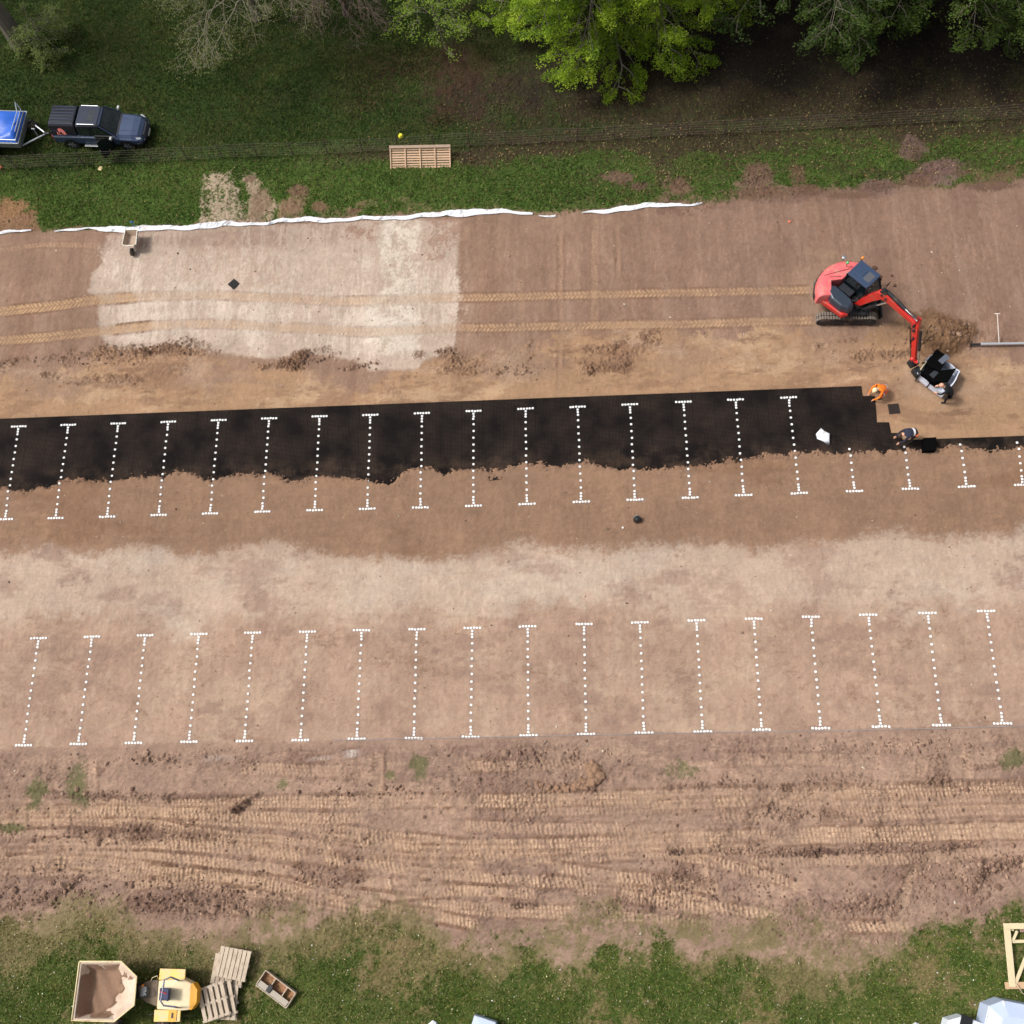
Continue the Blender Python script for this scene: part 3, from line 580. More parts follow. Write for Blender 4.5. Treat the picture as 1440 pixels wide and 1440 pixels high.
# ================================================================== bay lines of white discs
M_dot = mat('white plastic disc', (232, 233, 233), .55, var=.05, scale=2, dirt=(196, 176, 156), dirt_amt=.25)
def dot_mesh():
    b = MB(); n = 12
    b.loft([[(r * math.cos(2 * math.pi * k / n), r * math.sin(2 * math.pi * k / n), z) for k in range(n)] for r, z in ((.054, -.02), (.058, 0.0), (.058, .010), (.046, .018))])
    o = b.build('marker_disc', M_dot, smooth=False); me = o.data; bpy.data.objects.remove(o); return me
DM = dot_mesh()
ORD = ['first', 'second', 'third', 'fourth', 'fifth', 'sixth', 'seventh', 'eighth', 'ninth', 'tenth', 'eleventh', 'twelfth', 'thirteenth', 'fourteenth', 'fifteenth', 'sixteenth', 'seventeenth', 'eighteenth', 'nineteenth', 'twentieth']
FR = [.03, .058, .087] + [.145 + .071 * k for k in range(11)] + [.913, .942, .970]
def bay_line(top, bot, label, group, has_top=True, fmin=0.0):
    T0 = Vector(top); B0 = Vector(bot); d = B0 - T0
    o = thing('bay_line', (B0.x, B0.y, 0), 0, label, 'bay line', group)
    side = Vector((-d.y, d.x)).normalized()
    pts = []
    for f in FR:
        if f >= fmin: pts.append(T0 + d * f)
    for s in (-.34, -.204, -.068, .068, .204, .34):
        if has_top: pts.append(T0 + side * s)
        pts.append(B0 + side * s)
    for p in pts:
        c = bpy.data.objects.new('marker_disc', DM); COL.link(c); c.parent = o
        hloc = max(hz(p.x, p.y), hz(p.x + .05, p.y), hz(p.x, p.y + .05), MATZ if p.y > float(E_matlow(np.array([p.x]))[0]) - .2 and p.y < yt + 1 and label.find('upper') >= 0 else -1)
        j = Vector((random.gauss(0, .006), random.gauss(0, .006)))
        c.location = (p.x - B0.x + j.x, p.y - B0.y + j.y, hloc + .002); c.rotation_euler = (random.gauss(0, .03), random.gauss(0, .03), random.random() * 3)
    return o
for k, b in enumerate(r1b):
    if k < len(r1t):
        bay_line(at(*r1t[k]).xy, at(*b).xy, f'dotted white bay line, {ORD[k]} from the left of the upper row, half on black grid', 'upper row of dotted bay lines')
    else:
        kk = len(r1b) - 1 - k
        fx = (1194, 631), (1271.5, 628), (1350, 625), (1430, 622)
        t = at(*fx[k - len(r1t)]); bb = at(*b); L = 4.78; d = (bb - t).xy
        T0 = bb.xy - d.normalized() * L
        bay_line(T0, bb.xy, f'short unfinished dotted bay line, {ORD[k]} from the left of the upper row', 'upper row of dotted bay lines', False, 1 - (d.length + .1) / L)
for k, b in enumerate(r2b):
    bay_line(at(*r2t[k]).xy, at(*b).xy, f'dotted white bay line on pale sand, {ORD[k]} from the left of the lower row', 'lower row of dotted bay lines')
# string along the edge of the lower row
M_str = mat('grey edging', (150, 146, 146), .7)
pts = [gp(*p) + Vector((0, 0, .03)) for p in ((470, 1041), (600, 1038.5), (720, 1036), (860, 1033), (1000, 1030), (1160, 1028), (1300, 1025), (1440, 1021), (1500, 1019))]
tag(MB().tube(pts, .014, 5).build('edging_string', M_str), 'thin grey edging string along the foot of the lower bay row', 'string')

# ================================================================== white liner strip along the top edge
M_fab = mat('white geotextile', (222, 224, 230), .8, var=.06, scale=3, bump=.3, dirt=(160, 130, 108), dirt_amt=.15)
def liner(px, wid, label):
    V = []; Fq = []; P = [at(*p) for p in px]; xs = np.arange(P[0].x, P[-1].x, .12); f = np.interp(xs, [p.x for p in P], [p.y for p in P]); wd = 1.5 * np.interp(xs, [p.x for p in P], wid)
    m = 5
    for i, x in enumerate(xs):
        yb = f[i] + .05 * math.sin(x * 1.7) + .03 * math.sin(x * 4.3 + 1)
        for k in range(m):
            y = yb + wd[i] * (k / (m - 1) - .5); V.append((x, y, hz(x, y) + .05 + .03 * math.sin(k * .785) + .012 * math.sin(x * 5 + k) + .006 * random.random()))
    for i in range(len(xs) - 1):
        for k in range(m - 1): Fq.append((i * m + k, (i + 1) * m + k, (i + 1) * m + k + 1, i * m + k + 1))
    o = np_mesh('liner_strip', V, Fq, M_fab, smooth=False); o.modifiers.new('t', 'SOLIDIFY').thickness = .004
    tag(o, label, 'liner')
liner([(-20, 330), (20, 327), (48, 325)], [.12, .1, .04], 'short scrap of white liner at the left end of the turf edge')
liner([(78, 325), (100, 324), (130, 323), (150, 322), (190, 323), (240, 321), (300, 318), (330, 316), (360, 315), (400, 312), (440, 309), (480, 310), (560, 306), (620, 303), (650, 299), (680, 298), (750, 301)], [.05, .1, .06, .22, .26, .16, .22, .16, .1, .14, .2, .13, .15, .18, .32, .2, .08], 'long white liner strip edging the turf on the left')
liner([(818, 301), (850, 297), (880, 293), (940, 289), (988, 287)], [.04, .16, .2, .14, .04], 'shorter white liner strip edging the turf right of centre')
liner([(758, 303), (782, 304)], [.05, .08], 'tiny scrap of white liner between the two long strips')

# ================================================================== grass blades, litter, clods
M_blade = attr_mat('grass blade', .7, 0, transl=.25)
def blades(n, x0, x1, y0, y1, hmin, hmax, wd, pal, seed):
    g = np.random.default_rng(seed); x = g.uniform(x0, x1, n); y = g.uniform(y0, y1, n)
    gm = sample(grassm, x, y); keep = g.random(n) < gm; x, y, gm = x[keep], y[keep], gm[keep]; n = len(x)
    tuft = N(x, y, 3, 9, off=2.5) + N(x, y, 0, 13, off=1.5)
    h = g.uniform(hmin, hmax, n) * (1 + .3 * np.clip(tuft, -1, 2)) * (.5 + .5 * gm); a = g.uniform(0, 2 * np.pi, n); ln = g.uniform(.3, 1.1, n)
    z = sample(Hh, x, y) - .005; w = wd * g.uniform(.6, 1.3, n)
    b = g.uniform(0, 2 * np.pi, n); dx, dyv = np.cos(b) * w, np.sin(b) * w
    V = np.stack([np.stack([x - dx, y - dyv, z], 1), np.stack([x + dx, y + dyv, z], 1), np.stack([x + np.cos(a) * h * ln, y + np.sin(a) * h * ln, z + h], 1)], 1).reshape(-1, 3)
    P = np.array([lin(c) * KALB for c in pal]); t = np.clip(.5 + .22 * N(x, y, 0, 24, 1.5, .9, off=71) + .15 * tuft + g.normal(0, .22, n), 0, .999) * (len(pal) - 1)
    i = t.astype(int); fr = (t - i)[:, None]; C = (P[i] * (1 - fr) + P[np.minimum(i + 1, len(pal) - 1)] * fr) * g.uniform(.75, 1.25, (n, 1))
    straw = g.random(n) < .05; C[straw] = lin((170, 160, 110)) * KALB * .7
    return V, np.repeat(C, 3, 0)
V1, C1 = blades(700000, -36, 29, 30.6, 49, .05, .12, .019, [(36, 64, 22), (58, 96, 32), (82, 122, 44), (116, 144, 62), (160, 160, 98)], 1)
V2, C2 = blades(520000, -26, 20, -8, 2.5, .04, .10, .014, [(50, 78, 24), (80, 110, 36), (114, 140, 54), (162, 162, 90)], 2)
drr = 1 - sample(deep * m_s, V2[:, 0], V2[:, 1])[:, None]; C2 = C2 * (1 - drr * .75) + np.array(lin((142, 134, 94)) * KALB) * drr * .75
k1 = V1[0::3, 1] < 49
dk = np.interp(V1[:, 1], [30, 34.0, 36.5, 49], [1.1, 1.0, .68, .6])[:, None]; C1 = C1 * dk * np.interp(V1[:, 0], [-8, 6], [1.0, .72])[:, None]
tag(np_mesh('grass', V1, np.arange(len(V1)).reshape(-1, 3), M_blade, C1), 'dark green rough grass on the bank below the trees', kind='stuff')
tag(np_mesh('grass', V2, np.arange(len(V2)).reshape(-1, 3), M_blade, C2), 'green grass along the bottom edge of the site', kind='stuff')
# leaf litter
M_lit = attr_mat('dead leaf', .85, 0)
def litter(n, pts, size, pal, seed):
    g = np.random.default_rng(seed); x, y = pts(g, n); n = len(x); a = g.uniform(0, 6.28, n); s = size * g.uniform(.5, 1.4, n); t = g.normal(0, .5, (n, 2))
    z = sample(Hh, x, y) + .02 + .03 * g.random(n)
    ux, uy = np.cos(a) * s, np.sin(a) * s
    V = np.stack([np.stack([x - ux, y - uy, z - t[:, 0] * s], 1), np.stack([x + uy * .5, y - ux * .5, z + t[:, 1] * s * .5], 1), np.stack([x + ux, y + uy, z + t[:, 0] * s], 1), np.stack([x - uy * .5, y + ux * .5, z - t[:, 1] * s * .5], 1)], 1).reshape(-1, 3)
    V[:, 2] = np.maximum(V[:, 2], np.repeat(z - .015, 4))
    P = np.array([lin(c) * KALB for c in pal]); return V, np.repeat(P[g.integers(0, len(pal), n)] * g.uniform(.7, 1.3, (n, 1)), 4, 0)
def lp(g, n):
    x = g.uniform(-36, 29, n); y = g.uniform(31.5, 48, n); p = sample(np.clip(lit * .9 + .22, 0, 1) * m_n, x, y) * np.interp(y, [31, 33, 37, 41, 48], [.6, .95, .6, .12, .08]); k = g.random(n) < p; return x[k], y[k]
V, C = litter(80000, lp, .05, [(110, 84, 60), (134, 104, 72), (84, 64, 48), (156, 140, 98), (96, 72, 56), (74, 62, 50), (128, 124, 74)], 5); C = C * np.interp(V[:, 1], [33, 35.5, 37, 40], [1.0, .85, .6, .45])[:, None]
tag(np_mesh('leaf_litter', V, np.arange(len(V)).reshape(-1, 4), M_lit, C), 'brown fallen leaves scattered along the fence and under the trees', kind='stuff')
def lp2(g, n):
    x = g.uniform(-26, 20, n); y = g.uniform(-8, 1, n); k = g.random(n) < sample(m_s, x, y); return x[k], y[k]
V, C = litter(900, lp2, .035, [(230, 230, 220), (220, 214, 150), (240, 240, 235), (196, 186, 140)], 6)
Vd, Cd = V, C
V, C = litter(26000, lp2, .035, [(150, 140, 92), (128, 116, 74), (166, 154, 108), (96, 112, 52)], 16)
tag(np_mesh('dead_grass', V, np.arange(len(V)).reshape(-1, 4), M_lit, C), 'short straw-coloured dead grass through the lower turf', kind='stuff')
V, C = Vd, Cd
tag(np_mesh('daisies', V, np.arange(len(V)).reshape(-1, 4), M_lit, C), 'small pale daisies dotted in the lower grass', kind='stuff')
# clods: jittered lumps
ICO = np.array([(0, 0, 1), (.9, 0, .3), (.28, .85, .3), (-.72, .53, .3), (-.72, -.53, .3), (.28, -.85, .3), (0, 0, -.5)], float)
ICF = np.array([(0, 1, 2), (0, 2, 3), (0, 3, 4), (0, 4, 5), (0, 5, 1), (6, 2, 1), (6, 3, 2), (6, 4, 3), (6, 5, 4), (6, 1, 5)])
def lumps(x, y, s, pal, seed, zoff=0.0):
    g = np.random.default_rng(seed); n = len(x); z = sample(Hh, x, y) + zoff
    a = g.uniform(0, 6.28, n); c, sn = np.cos(a), np.sin(a); st = g.uniform(.6, 1.4, (n, 1, 3))
    B = ICO[None] * st * (1 + g.normal(0, .16, (n, 7, 1))) * s[:, None, None]
    V = np.stack([B[..., 0] * c[:, None] - B[..., 1] * sn[:, None] + x[:, None], B[..., 0] * sn[:, None] + B[..., 1] * c[:, None] + y[:, None], B[..., 2] * .8 + z[:, None] + .1 * s[:, None]], -1)
    F = (ICF[None] + 7 * np.arange(n)[:, None, None]).reshape(-1, 3)
    P = np.array([lin(q) * KALB for q in pal]); C = np.repeat(P[g.integers(0, len(pal), n)] * g.uniform(.8, 1.2, (n, 1)), 7, 0)
    return V.reshape(-1, 3), F, C
M_clod = attr_mat('soil clod', .95, .15, 30, .4)
CP = [(158, 128, 110), (140, 112, 96), (172, 142, 122), (126, 100, 86)]
g = np.random.default_rng(9); xs, ys, sz = [], [], []
n = 4000; x = g.uniform(-31, 24, n); y = np.array(E_matlow(x)) + np.abs(g.normal(0, .16, n)) - .03; k = y < np.array(mt_f(x)) - .6; xs.append(x[k]); ys.append(y[k]); sz.append(g.gamma(1.5, .007, k.sum()) + .008)
n = 120000; x = g.uniform(-25, 19, n); y = g.uniform(-6, 6, n)
pr = sample(rz * (.03 + .16 * roughm * np.clip(roughm + .6 * n2, 0, 1)), x, y); k = g.random(n) < pr; xs.append(x[k]); ys.append(y[k]); sz.append(g.gamma(1.6, .010, k.sum()) + .010)
CL = [((150, 1171), 4.5, .5, 220), ((50, 1262), 2.0, .5, 160), ((100, 1240), 1.2, .6, 120), ((250, 1258), 2.5, .7, 260), ((330, 1262), 1.8, .6, 200), ((215, 1066), 1.0, .25, 60), ((455, 1232), 1.0, .5, 110), ((130, 1118), 2.0, .2, 70), ((770, 1060), 1.6, .25, 70), ((700, 1066), 1.2, .2, 40), ((610, 1105), 1.8, .4, 60),
      ((960, 1240), 1.2, .7, 240), ((1000, 1198), 3.0, .18, 120), ((1150, 1196), 3.0, .18, 160), ((1280, 1192), 2.0, .2, 160), ((1215, 1272), 1.0, .5, 200), ((1300, 1230), .7, 1.0, 160), ((1370, 1235), .5, .9, 160), ((1410, 1215), 1.2, .5, 220), ((1080, 1240), 1.2, .8, 100), ((1130, 1145), 1.6, .4, 80), ((1230, 1050), 3, .4, 120), ((1320, 1055), 1.5, .4, 90), ((900, 1270), 1.5, .5, 120), ((1060, 1100), 2.5, .3, 60), ((1370, 1110), 2, .3, 50), ((20, 1275), 1.2, .6, 80), ((500, 1115), 1.6, .2, 70),
      ((1235, 1260), .3, .8, 40), ((1350, 1285), 1.2, .5, 60), ((1325, 470), 1.5, .8, 170), ((100, 508), 1.8, .3, 60), ((220, 494), 1.5, .25, 60), ((430, 508), 1.2, .2, 50), ((510, 514), .7, .2, 50), ((628, 494), .4, .12, 30), ((725, 520), 1.0, .4, 50)]
for c, rx, ry, m in CL:
    p = at(*c); m = int(m * .9); xs.append(p.x + g.normal(0, rx * .8, m)); ys.append(p.y + g.normal(0, ry * .6, m)); sz.append(g.gamma(2.2, .016, m) + .012)
V, F, C = lumps(np.concatenate(xs), np.concatenate(ys), np.concatenate(sz), CP, 10)
tag(np_mesh('soil_clods', V, F, M_clod, C), 'loose brown clods and crumbs of soil strewn over the ruts', kind='stuff')
g = np.random.default_rng(14); n = 5200; x = g.uniform(-32, 25, n); y = g.uniform(-4, 31.5, n); k = (sample(nr, x, y) < .3) & ~((y > np.array(E_matlow(x)) - .2) & (y < np.array(mt_f(x)) + .1)); x = x[k]; y = y[k]
V, F, C = lumps(x, y, g.gamma(1.5, .008, len(x)) + .008, [(206, 190, 172), (176, 156, 138), (140, 118, 102), (120, 98, 82)], 15)
tag(np_mesh('gravel', V, F, M_clod, C), 'tiny pale stones and crumbs scattered over the sand', kind='stuff')
# the curled heap of earth
p = at(835, 1095); xs, ys, sz = [], [], []
path = [(742, 1106, .06), (760, 1108, .09), (775, 1110, .12), (792, 1108, .12), (808, 1107, .13), (822, 1105, .16), (832, 1100, .2), (840, 1092, .22), (838, 1083, .2), (832, 1078, .15)]
for (u, v, s) in path:
    q = at(u, v)
    for _ in range(14): xs.append(q.x + g.normal(0, .14)); ys.append(q.y + g.normal(0, .09)); sz.append(s * g.uniform(.5, 1.15))
V, F, C = lumps(np.array(xs), np.array(ys), np.array(sz), [(150, 120, 96), (138, 108, 86), (124, 96, 76)], 12)
eh = np_mesh('earth_heap', V, F, mat('turned earth', (140, 110, 88), .95, var=.3, scale=8, bump=.8), None, smooth=False); rmh = eh.modifiers.new('fuse', 'REMESH'); rmh.mode = 'VOXEL'; rmh.voxel_size = .035
tag(eh, 'hooked heap of dug earth between the lower bays and the ruts', 'earth heap')
# ================================================================== shared object materials
M_black = mat('black plastic', (22, 23, 26), .5, var=.25)
M_blkgrid = mat('black grid plastic', (8, 8, 9), .9, var=.3, scale=20, bump=.6, spec=.06)
M_rubber = mat('rubber', (38, 37, 37), .85, var=.2, dirt=(120, 100, 84), dirt_amt=.35)
M_dark = mat('dark steel', (40, 42, 46), .5, .3, dirt=(96, 82, 70), dirt_amt=.2)
M_steel = mat('galvanised steel', (165, 170, 175), .4, .7, var=.15)
M_chrome = mat('chrome rod', (225, 228, 232), .15, .9)
M_red = mat('orange-red paint', (198, 40, 34), .36, var=.08, coat=.5, dirt=(150, 92, 76), dirt_amt=.22)
M_ngrey = mat('dark blue-grey panel', (44, 54, 68), .35, var=.15, coat=.3, dirt=(80, 84, 88), dirt_amt=.1)
M_glass = mat('tinted glass', (18, 28, 32), .06, var=.1, coat=1.0)
M_cglass = mat('clear glass', (150, 170, 170), .05, var=.0, trans=.85)
M_yel = mat('yellow paint', (228, 164, 40), .4, var=.08, dirt=(150, 118, 84), dirt_amt=.2)
M_cream = mat('dusty cream paint', (232, 214, 176), .7, var=.08, scale=2, dirt=(206, 182, 146), dirt_amt=.35)
M_wood = mat('weathered pallet wood', (194, 178, 158), .85, var=.2, scale=9, bump=.5, dirt=(160, 142, 122), dirt_amt=.3)
M_wood2 = mat('new timber', (212, 196, 160), .8, var=.12, scale=6, bump=.3)
M_wood3 = mat('tan slats', (204, 172, 142), .85, var=.2, scale=7, bump=.4)
M_soil = mat('loose soil', (140, 112, 92), .95, var=.25, scale=9, bump=1.0)
M_orange = mat('beacon orange', (240, 140, 40), .3); M_green = mat('beacon green', (70, 190, 110), .3)

def ground_z(x, y): return max(hz(x, y), hz(x + .1, y), hz(x, y + .1), hz(x - .1, y))

# ================================================================== excavator
ec = at(1186, 429); EZ = hz(ec.x, ec.y)
ex = thing('excavator', (ec.x, ec.y, EZ), 0, 'orange-red and dark grey tracked excavator lifting a bag of black grid tiles', 'excavator')
def loop(cx, hl, r, n=9):
    pts = []
    for k in range(n): t = -math.pi / 2 + math.pi * k / (n - 1); pts.append((cx + hl + r * math.cos(t), r + r * math.sin(t)))
    for k in range(n): t = math.pi / 2 + math.pi * k / (n - 1); pts.append((cx - hl + r * math.cos(t), r + r * math.sin(t)))
    return pts
UA = R(-2.8)
under = MB()
under.box((0, 0, .38), (1.5, 1.3, .22)); under.box((.2, 0, .5), (.9, .9, .2)); under.tube([(0, 0, .5), (0, 0, .72)], .48, 20)
under.bar((.9, .35, .3), (1.62, .35, .25), .14, .12); under.bar((.9, -.35, .3), (1.62, -.35, .25), .14, .12)
o = under.build('undercarriage', M_dark, ex, bevel=.02); o.rotation_euler.z = UA
bl = MB().side([(1.60, .06), (1.68, .02), (1.74, .2), (1.70, .42), (1.62, .46), (1.66, .24)], -.78, .78).build('dozer_blade', M_dark, ex, bevel=.008); bl.rotation_euler.z = UA
for s in (-1, 1):
    t = MB(); lp_ = loop(0, 1.12, .29); t.side([(x, z + .02) for x, z in lp_], s * .92 - .2, s * .92 + .2)
    # tread blocks round the belt
    L = []; P = [(x, z + .02) for x, z in lp_] ; P.append(P[0]); acc = 0
    for a, b in zip(P[:-1], P[1:]):
        a, b = Vector(a), Vector(b); d = (b - a).length; n = max(1, int((d + 1e-6) / .13)) if d > .13 else (1)
        for k in range(n):
            c = a + (b - a) * ((k + .5) / n); th = math.atan2(b.y - a.y, b.x - a.x)
            for q in (-1, 1):
                t.cur = 1; t.box((c.x, s * .92 + q * .105, c.y), (.085, .17, .07), (0, -th, 0))
    t.cur = 0
    o = t.build('track', [M_rubber, mat('dusty tread block', (120, 110, 100), .9, var=.2)], ex); o.rotation_euler.z = UA
    fr = MB(); fr.box((0, s * 1.125, .30), (1.9, .03, .16))
    for x in (-1.12, -.6, -.2, .2, .6, 1.12): fr.tube([(x, s * 1.10, .31 if abs(x) > 1 else .19), (x, s * 1.16, .31 if abs(x) > 1 else .19)], .2 if abs(x) > 1 else .09, 14)
    w = fr.build('roller_frame', M_dark, o)
HA = ang((1190, 380), (1214, 399), 2.2)            # direction the house faces
hs_ = bpy.data.objects.new('upper_body', None)
hm = MB()
hm.prism([(1.25, -.2), (1.25, .3), (1.15, 1.0), (-.6, 1.05), (-1.1, .95), (-1.5, .5), (-1.62, 0), (-1.5, -.5), (-1.1, -.95), (-.6, -1.08), (.7, -1.05), (.85, -.5)], .68, .86)
hs_ = hm.build('upper_body', M_dark, ex, bevel=.03); hs_.rotation_euler.z = HA
def hpart(mb, name, m, **k): o = mb.build(name, m, ex, **k); o.rotation_euler.z = HA; return o
# counterweight + rear hood (red, rounded)
def arc(r0, a0, a1, n=12): return [(r0 * math.cos(R(a0 + (a1 - a0) * k / n)), r0 * .98 * math.sin(R(a0 + (a1 - a0) * k / n))) for k in range(n + 1)]
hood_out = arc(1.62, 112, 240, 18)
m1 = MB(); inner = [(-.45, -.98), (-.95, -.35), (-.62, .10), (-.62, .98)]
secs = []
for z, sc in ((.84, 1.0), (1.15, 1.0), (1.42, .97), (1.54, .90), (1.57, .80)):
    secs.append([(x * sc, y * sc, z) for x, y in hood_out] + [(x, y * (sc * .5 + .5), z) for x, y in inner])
m1.loft(secs); hpart(m1, 'hood', mat('red hood with painted sheen', (224, 104, 108), .4, var=.06, coat=.3, dirt=(196, 136, 124), dirt_amt=.35), bevel=.02)  # pinker than the other red: sky highlight painted into the base colour
cw = MB(); secs = []
for z, sc in ((.70, .96), (.78, 1.015), (1.08, 1.03), (1.14, 1.0)):
    secs.append([(x * sc, y * sc, z) for x, y in arc(1.62, 125, 232, 16)] + [(x * .9, y * .9, z) for x, y in arc(1.5, 232, 125, 16)])
cw.loft(secs); hpart(cw, 'counterweight', M_dark, bevel=.015)
tr = MB().prism([(-.75, -1.2), (.55, -1.12), (.72, -.85), (.6, -.7), (-.7, -.9)], .82, 1.12); hpart(tr, 'side_panel', M_red, bevel=.05)
vent = MB()
for k in range(2): vent.bar((-1.35 + .22 * k, -.35 + .1 * k, 1.575), (-.75, .75 - .6 * k, 1.585), .018, .01)
hpart(vent, 'hood_seam', M_dark)
# large rounded dark cover (tank) on the right
c = MB(); secs = []
base = [(-.86, -.52), (-.72, -.86), (-.3, -1.06), (.3, -1.06), (.66, -.9), (.72, -.62), (.5, -.42), (-.1, -.36), (-.7, -.36)]
for z, sc in ((1.0, 1.0), (1.38, 1.0), (1.52, .93), (1.58, .78)):
    secs.append([(-.06 + (x + .06) * sc, -.7 + (y + .7) * sc, z) for x, y in base])
c.loft(secs); hpart(c, 'tank_cover', M_ngrey, bevel=.03, smooth=False)
st = MB()
st.box((-.12, -.18, 1.3), (.7, .34, .5)); 
for k in range(3): st.bar((-.4 + .2 * k, -.32, 1.56), (-.4 + .2 * k, -.06, 1.56), .03, .02)
hpart(st, 'step_panel', mat('dark grille', (34, 38, 46), .5, var=.2), bevel=.02)
ho = MB()
for k in range(6): ho.tube([(.45, -.3 + .06 * k, 1.0), (.75, -.28 + .05 * k, 1.15 + .05 * (k % 3)), (1.0, -.2 + .04 * k, 1.05), (1.2, -.15 + .04 * k, 1.2)], .022, 6)
hpart(ho, 'hydraulic_hose', M_black)
# cab
CX0, CX1, CY0, CY1, CT = -.50, .98, .08, 1.0, 2.22
cabf = MB()
post = .055
for x, y in ((CX0, CY0), (CX0, CY1), (CX1 - .12, CY0), (CX1 - .12, CY1), (.15, CY0), (.15, CY1)):
    fx = x + (.16 if x > .5 else 0)
    cabf.tube([(fx, y, .85), (fx, y, 1.35), (x - (.24 if x > .5 else 0), y, CT - .02)], post * .8, 6)
for y in (CY0, CY1): cabf.bar((CX0, y, 1.25), (.15, y, 1.25), .05, .05); cabf.bar((CX0, y, .9), (CX1, y, .9), .06, .12)
cabf.box(((CX0 + CX1) / 2, (CY0 + CY1) / 2, .9), (CX1 - CX0, CY1 - CY0, .1)); cabf.box((CX0, (CY0 + CY1) / 2, 1.1), (.06, CY1 - CY0, .5))
cabf.bar((CX1 + .02, CY0, 1.25), (CX1 + .02, CY1, 1.25), .04, .05)
cab = hpart(cabf, 'cab', M_black)
def cpart(mb, name, m, **k): return mb.build(name, m, cab, **k)
rf = MB(); rx0, rx1 = CX0 - .02, CX1 - .33
rf.prism([(rx0, CY0 - .04), (rx1, CY0 - .04), (rx1 + .04, CY0 + .1), (rx1 + .04, CY1 - .1), (rx1, CY1 + .04), (rx0, CY1 + .04)], CT, CT + .10, top=.93)
rf.box((-.14, .54, CT + .105), (.5, .5, .02)); cpart(rf, 'roof', mat('roof slate blue', (48, 66, 94), .4, var=.12, coat=.4), bevel=.02)
cpart(MB().box((.37, .54, CT + .105), (.36, .5, .016)), 'roof_hatch', mat('roof window', (88, 90, 96), .15, coat=.5), bevel=.006)
g_ = MB()
for y in (CY0 - .012, CY1 + .012): g_.box((-.17, y, 1.72), (.6, .008, .86)); g_.box((.5, y, 1.55), (.6, .008, 1.1))
g_.box((CX0 - .012, .54, 1.72), (.008, .82, .8)); cpart(g_, 'window', M_glass)
cpart(MB().add([(CX1 + .05, CY0 + .05, 1.28), (CX1 + .05, CY1 - .05, 1.28), (CX1 - .34, CY1 - .05, CT - .05), (CX1 - .34, CY0 + .05, CT - .05)], [(0, 1, 2, 3)]), 'windscreen', M_cglass)
se = MB(); se.box((-.05, .54, 1.15), (.48, .5, .14)); se.box((-.28, .54, 1.45), (.12, .48, .6), (0, -.15, 0)); cpart(se, 'seat', M_black, bevel=.03)
mi = MB(); mi.tube([(CX1 - .05, CY1, 1.7), (CX1 + .12, CY1 + .2, 1.75)], .012, 6); mi.box((CX1 + .13, CY1 + .24, 1.72), (.03, .16, .26)); cpart(mi, 'mirror', M_black)
for nm, x, y, zz, m in (('orange_beacon', -.5, 1.05, CT + .22, M_orange), ('green_beacon', -.95, .72, 1.9, M_green), ('rear_mirror', -1.3, .95, 1.72, M_steel)):
    b = MB(); b.tube([(x, y, zz - .3), (x, y, zz - .05)], .015, 6); b.cur = 1; b.ball((x, y, zz), .07 if nm != 'rear_mirror' else (.11, .11, .04)); hpart(b, nm, [M_black, m])
# boom: in world-aligned vertical plane from survey points
def E3(u, v, z): p = at(u, v, z); return Vector((p.x - ec.x, p.y - ec.y, z - EZ))
B0, B1, B2, A2 = E3(1205, 427, .98), E3(1243, 413, 2.75), E3(1288, 456, 2.75), E3(1285, 507, .95)
A0 = E3(1291, 450, 2.95)
def boxbeam(pts, ws, hs2, up=None):
    secs = []; pts = [Vector(p) for p in pts]; side0 = None
    hd = Vector((pts[-1].x - pts[0].x, pts[-1].y - pts[0].y, 0)).normalized() if up is None else up
    sd_ = Vector((-hd.y, hd.x, 0))
    for i, p in enumerate(pts):
        d = (pts[min(i + 1, len(pts) - 1)] - pts[max(i - 1, 0)]).normalized(); u = sd_.cross(d).normalized() * -1
        w, h = ws[i] / 2, hs2[i] / 2; secs.append([p - sd_ * w - u * h, p + sd_ * w - u * h, p + sd_ * w + u * h, p - sd_ * w + u * h])
    return secs
mid = B1 + (B2 - B1) * .5
boom = MB(); boom.loft(boxbeam([B0, B0.lerp(B1, .55) + Vector((0, 0, .12)), B1.lerp(B0, .12) + Vector((0, 0, .06)), B1 + (B2 - B1) * .12, mid, B2], [.34, .26, .26, .26, .22, .18], [.2, .34, .42, .42, .32, .2]))
o = boom.build('boom', M_red, ex, bevel=.02)
MB().box(B1 + Vector((-.02, 0, .2)), (.3, .26, .1), (0, 0, HA)).build('boom_hose_guard', M_dark, o)
dirb = Vector((B2.x - B0.x, B2.y - B0.y, 0)).normalized(); sdb = Vector((-dirb.y, dirb.x, 0))
sw = MB(); sw.tube([B0 - dirb * .18 + Vector((0, 0, -.45)), B0 - dirb * .18 + Vector((0, 0, .25))], .17, 14); sw.box(B0 + Vector((0, 0, -.1)), (.5, .45, .4), (0, 0, math.atan2(dirb.y, dirb.x)))
sw.build('swing_bracket', M_dark, ex, bevel=.02)
cy = MB(); p0 = B1 + (B2 - B1) * .08 + Vector((0, 0, .34)); p1 = B2 + Vector((0, 0, .26)) ; pm = p0.lerp(p1, .58)
cy.tube([p0, pm], .075, 12); cy.cur = 1; cy.tube([pm, p1], .04, 10); cy.build('arm_cylinder', [M_dark, M_chrome], ex)
cy = MB(); q0 = B0 + dirb * .25 + Vector((0, 0, -.25)); q1 = B1 + (B2 - B1) * .2 + Vector((0, 0, -.2)); qm = q0.lerp(q1, .6)
cy.tube([q0, qm], .085, 12); cy.cur = 1; cy.tube([qm, q1], .045, 10); cy.build('boom_cylinder', [M_dark, M_chrome], ex)
arm = MB(); ad = Vector((A2.x - B2.x, A2.y - B2.y, 0)).normalized()
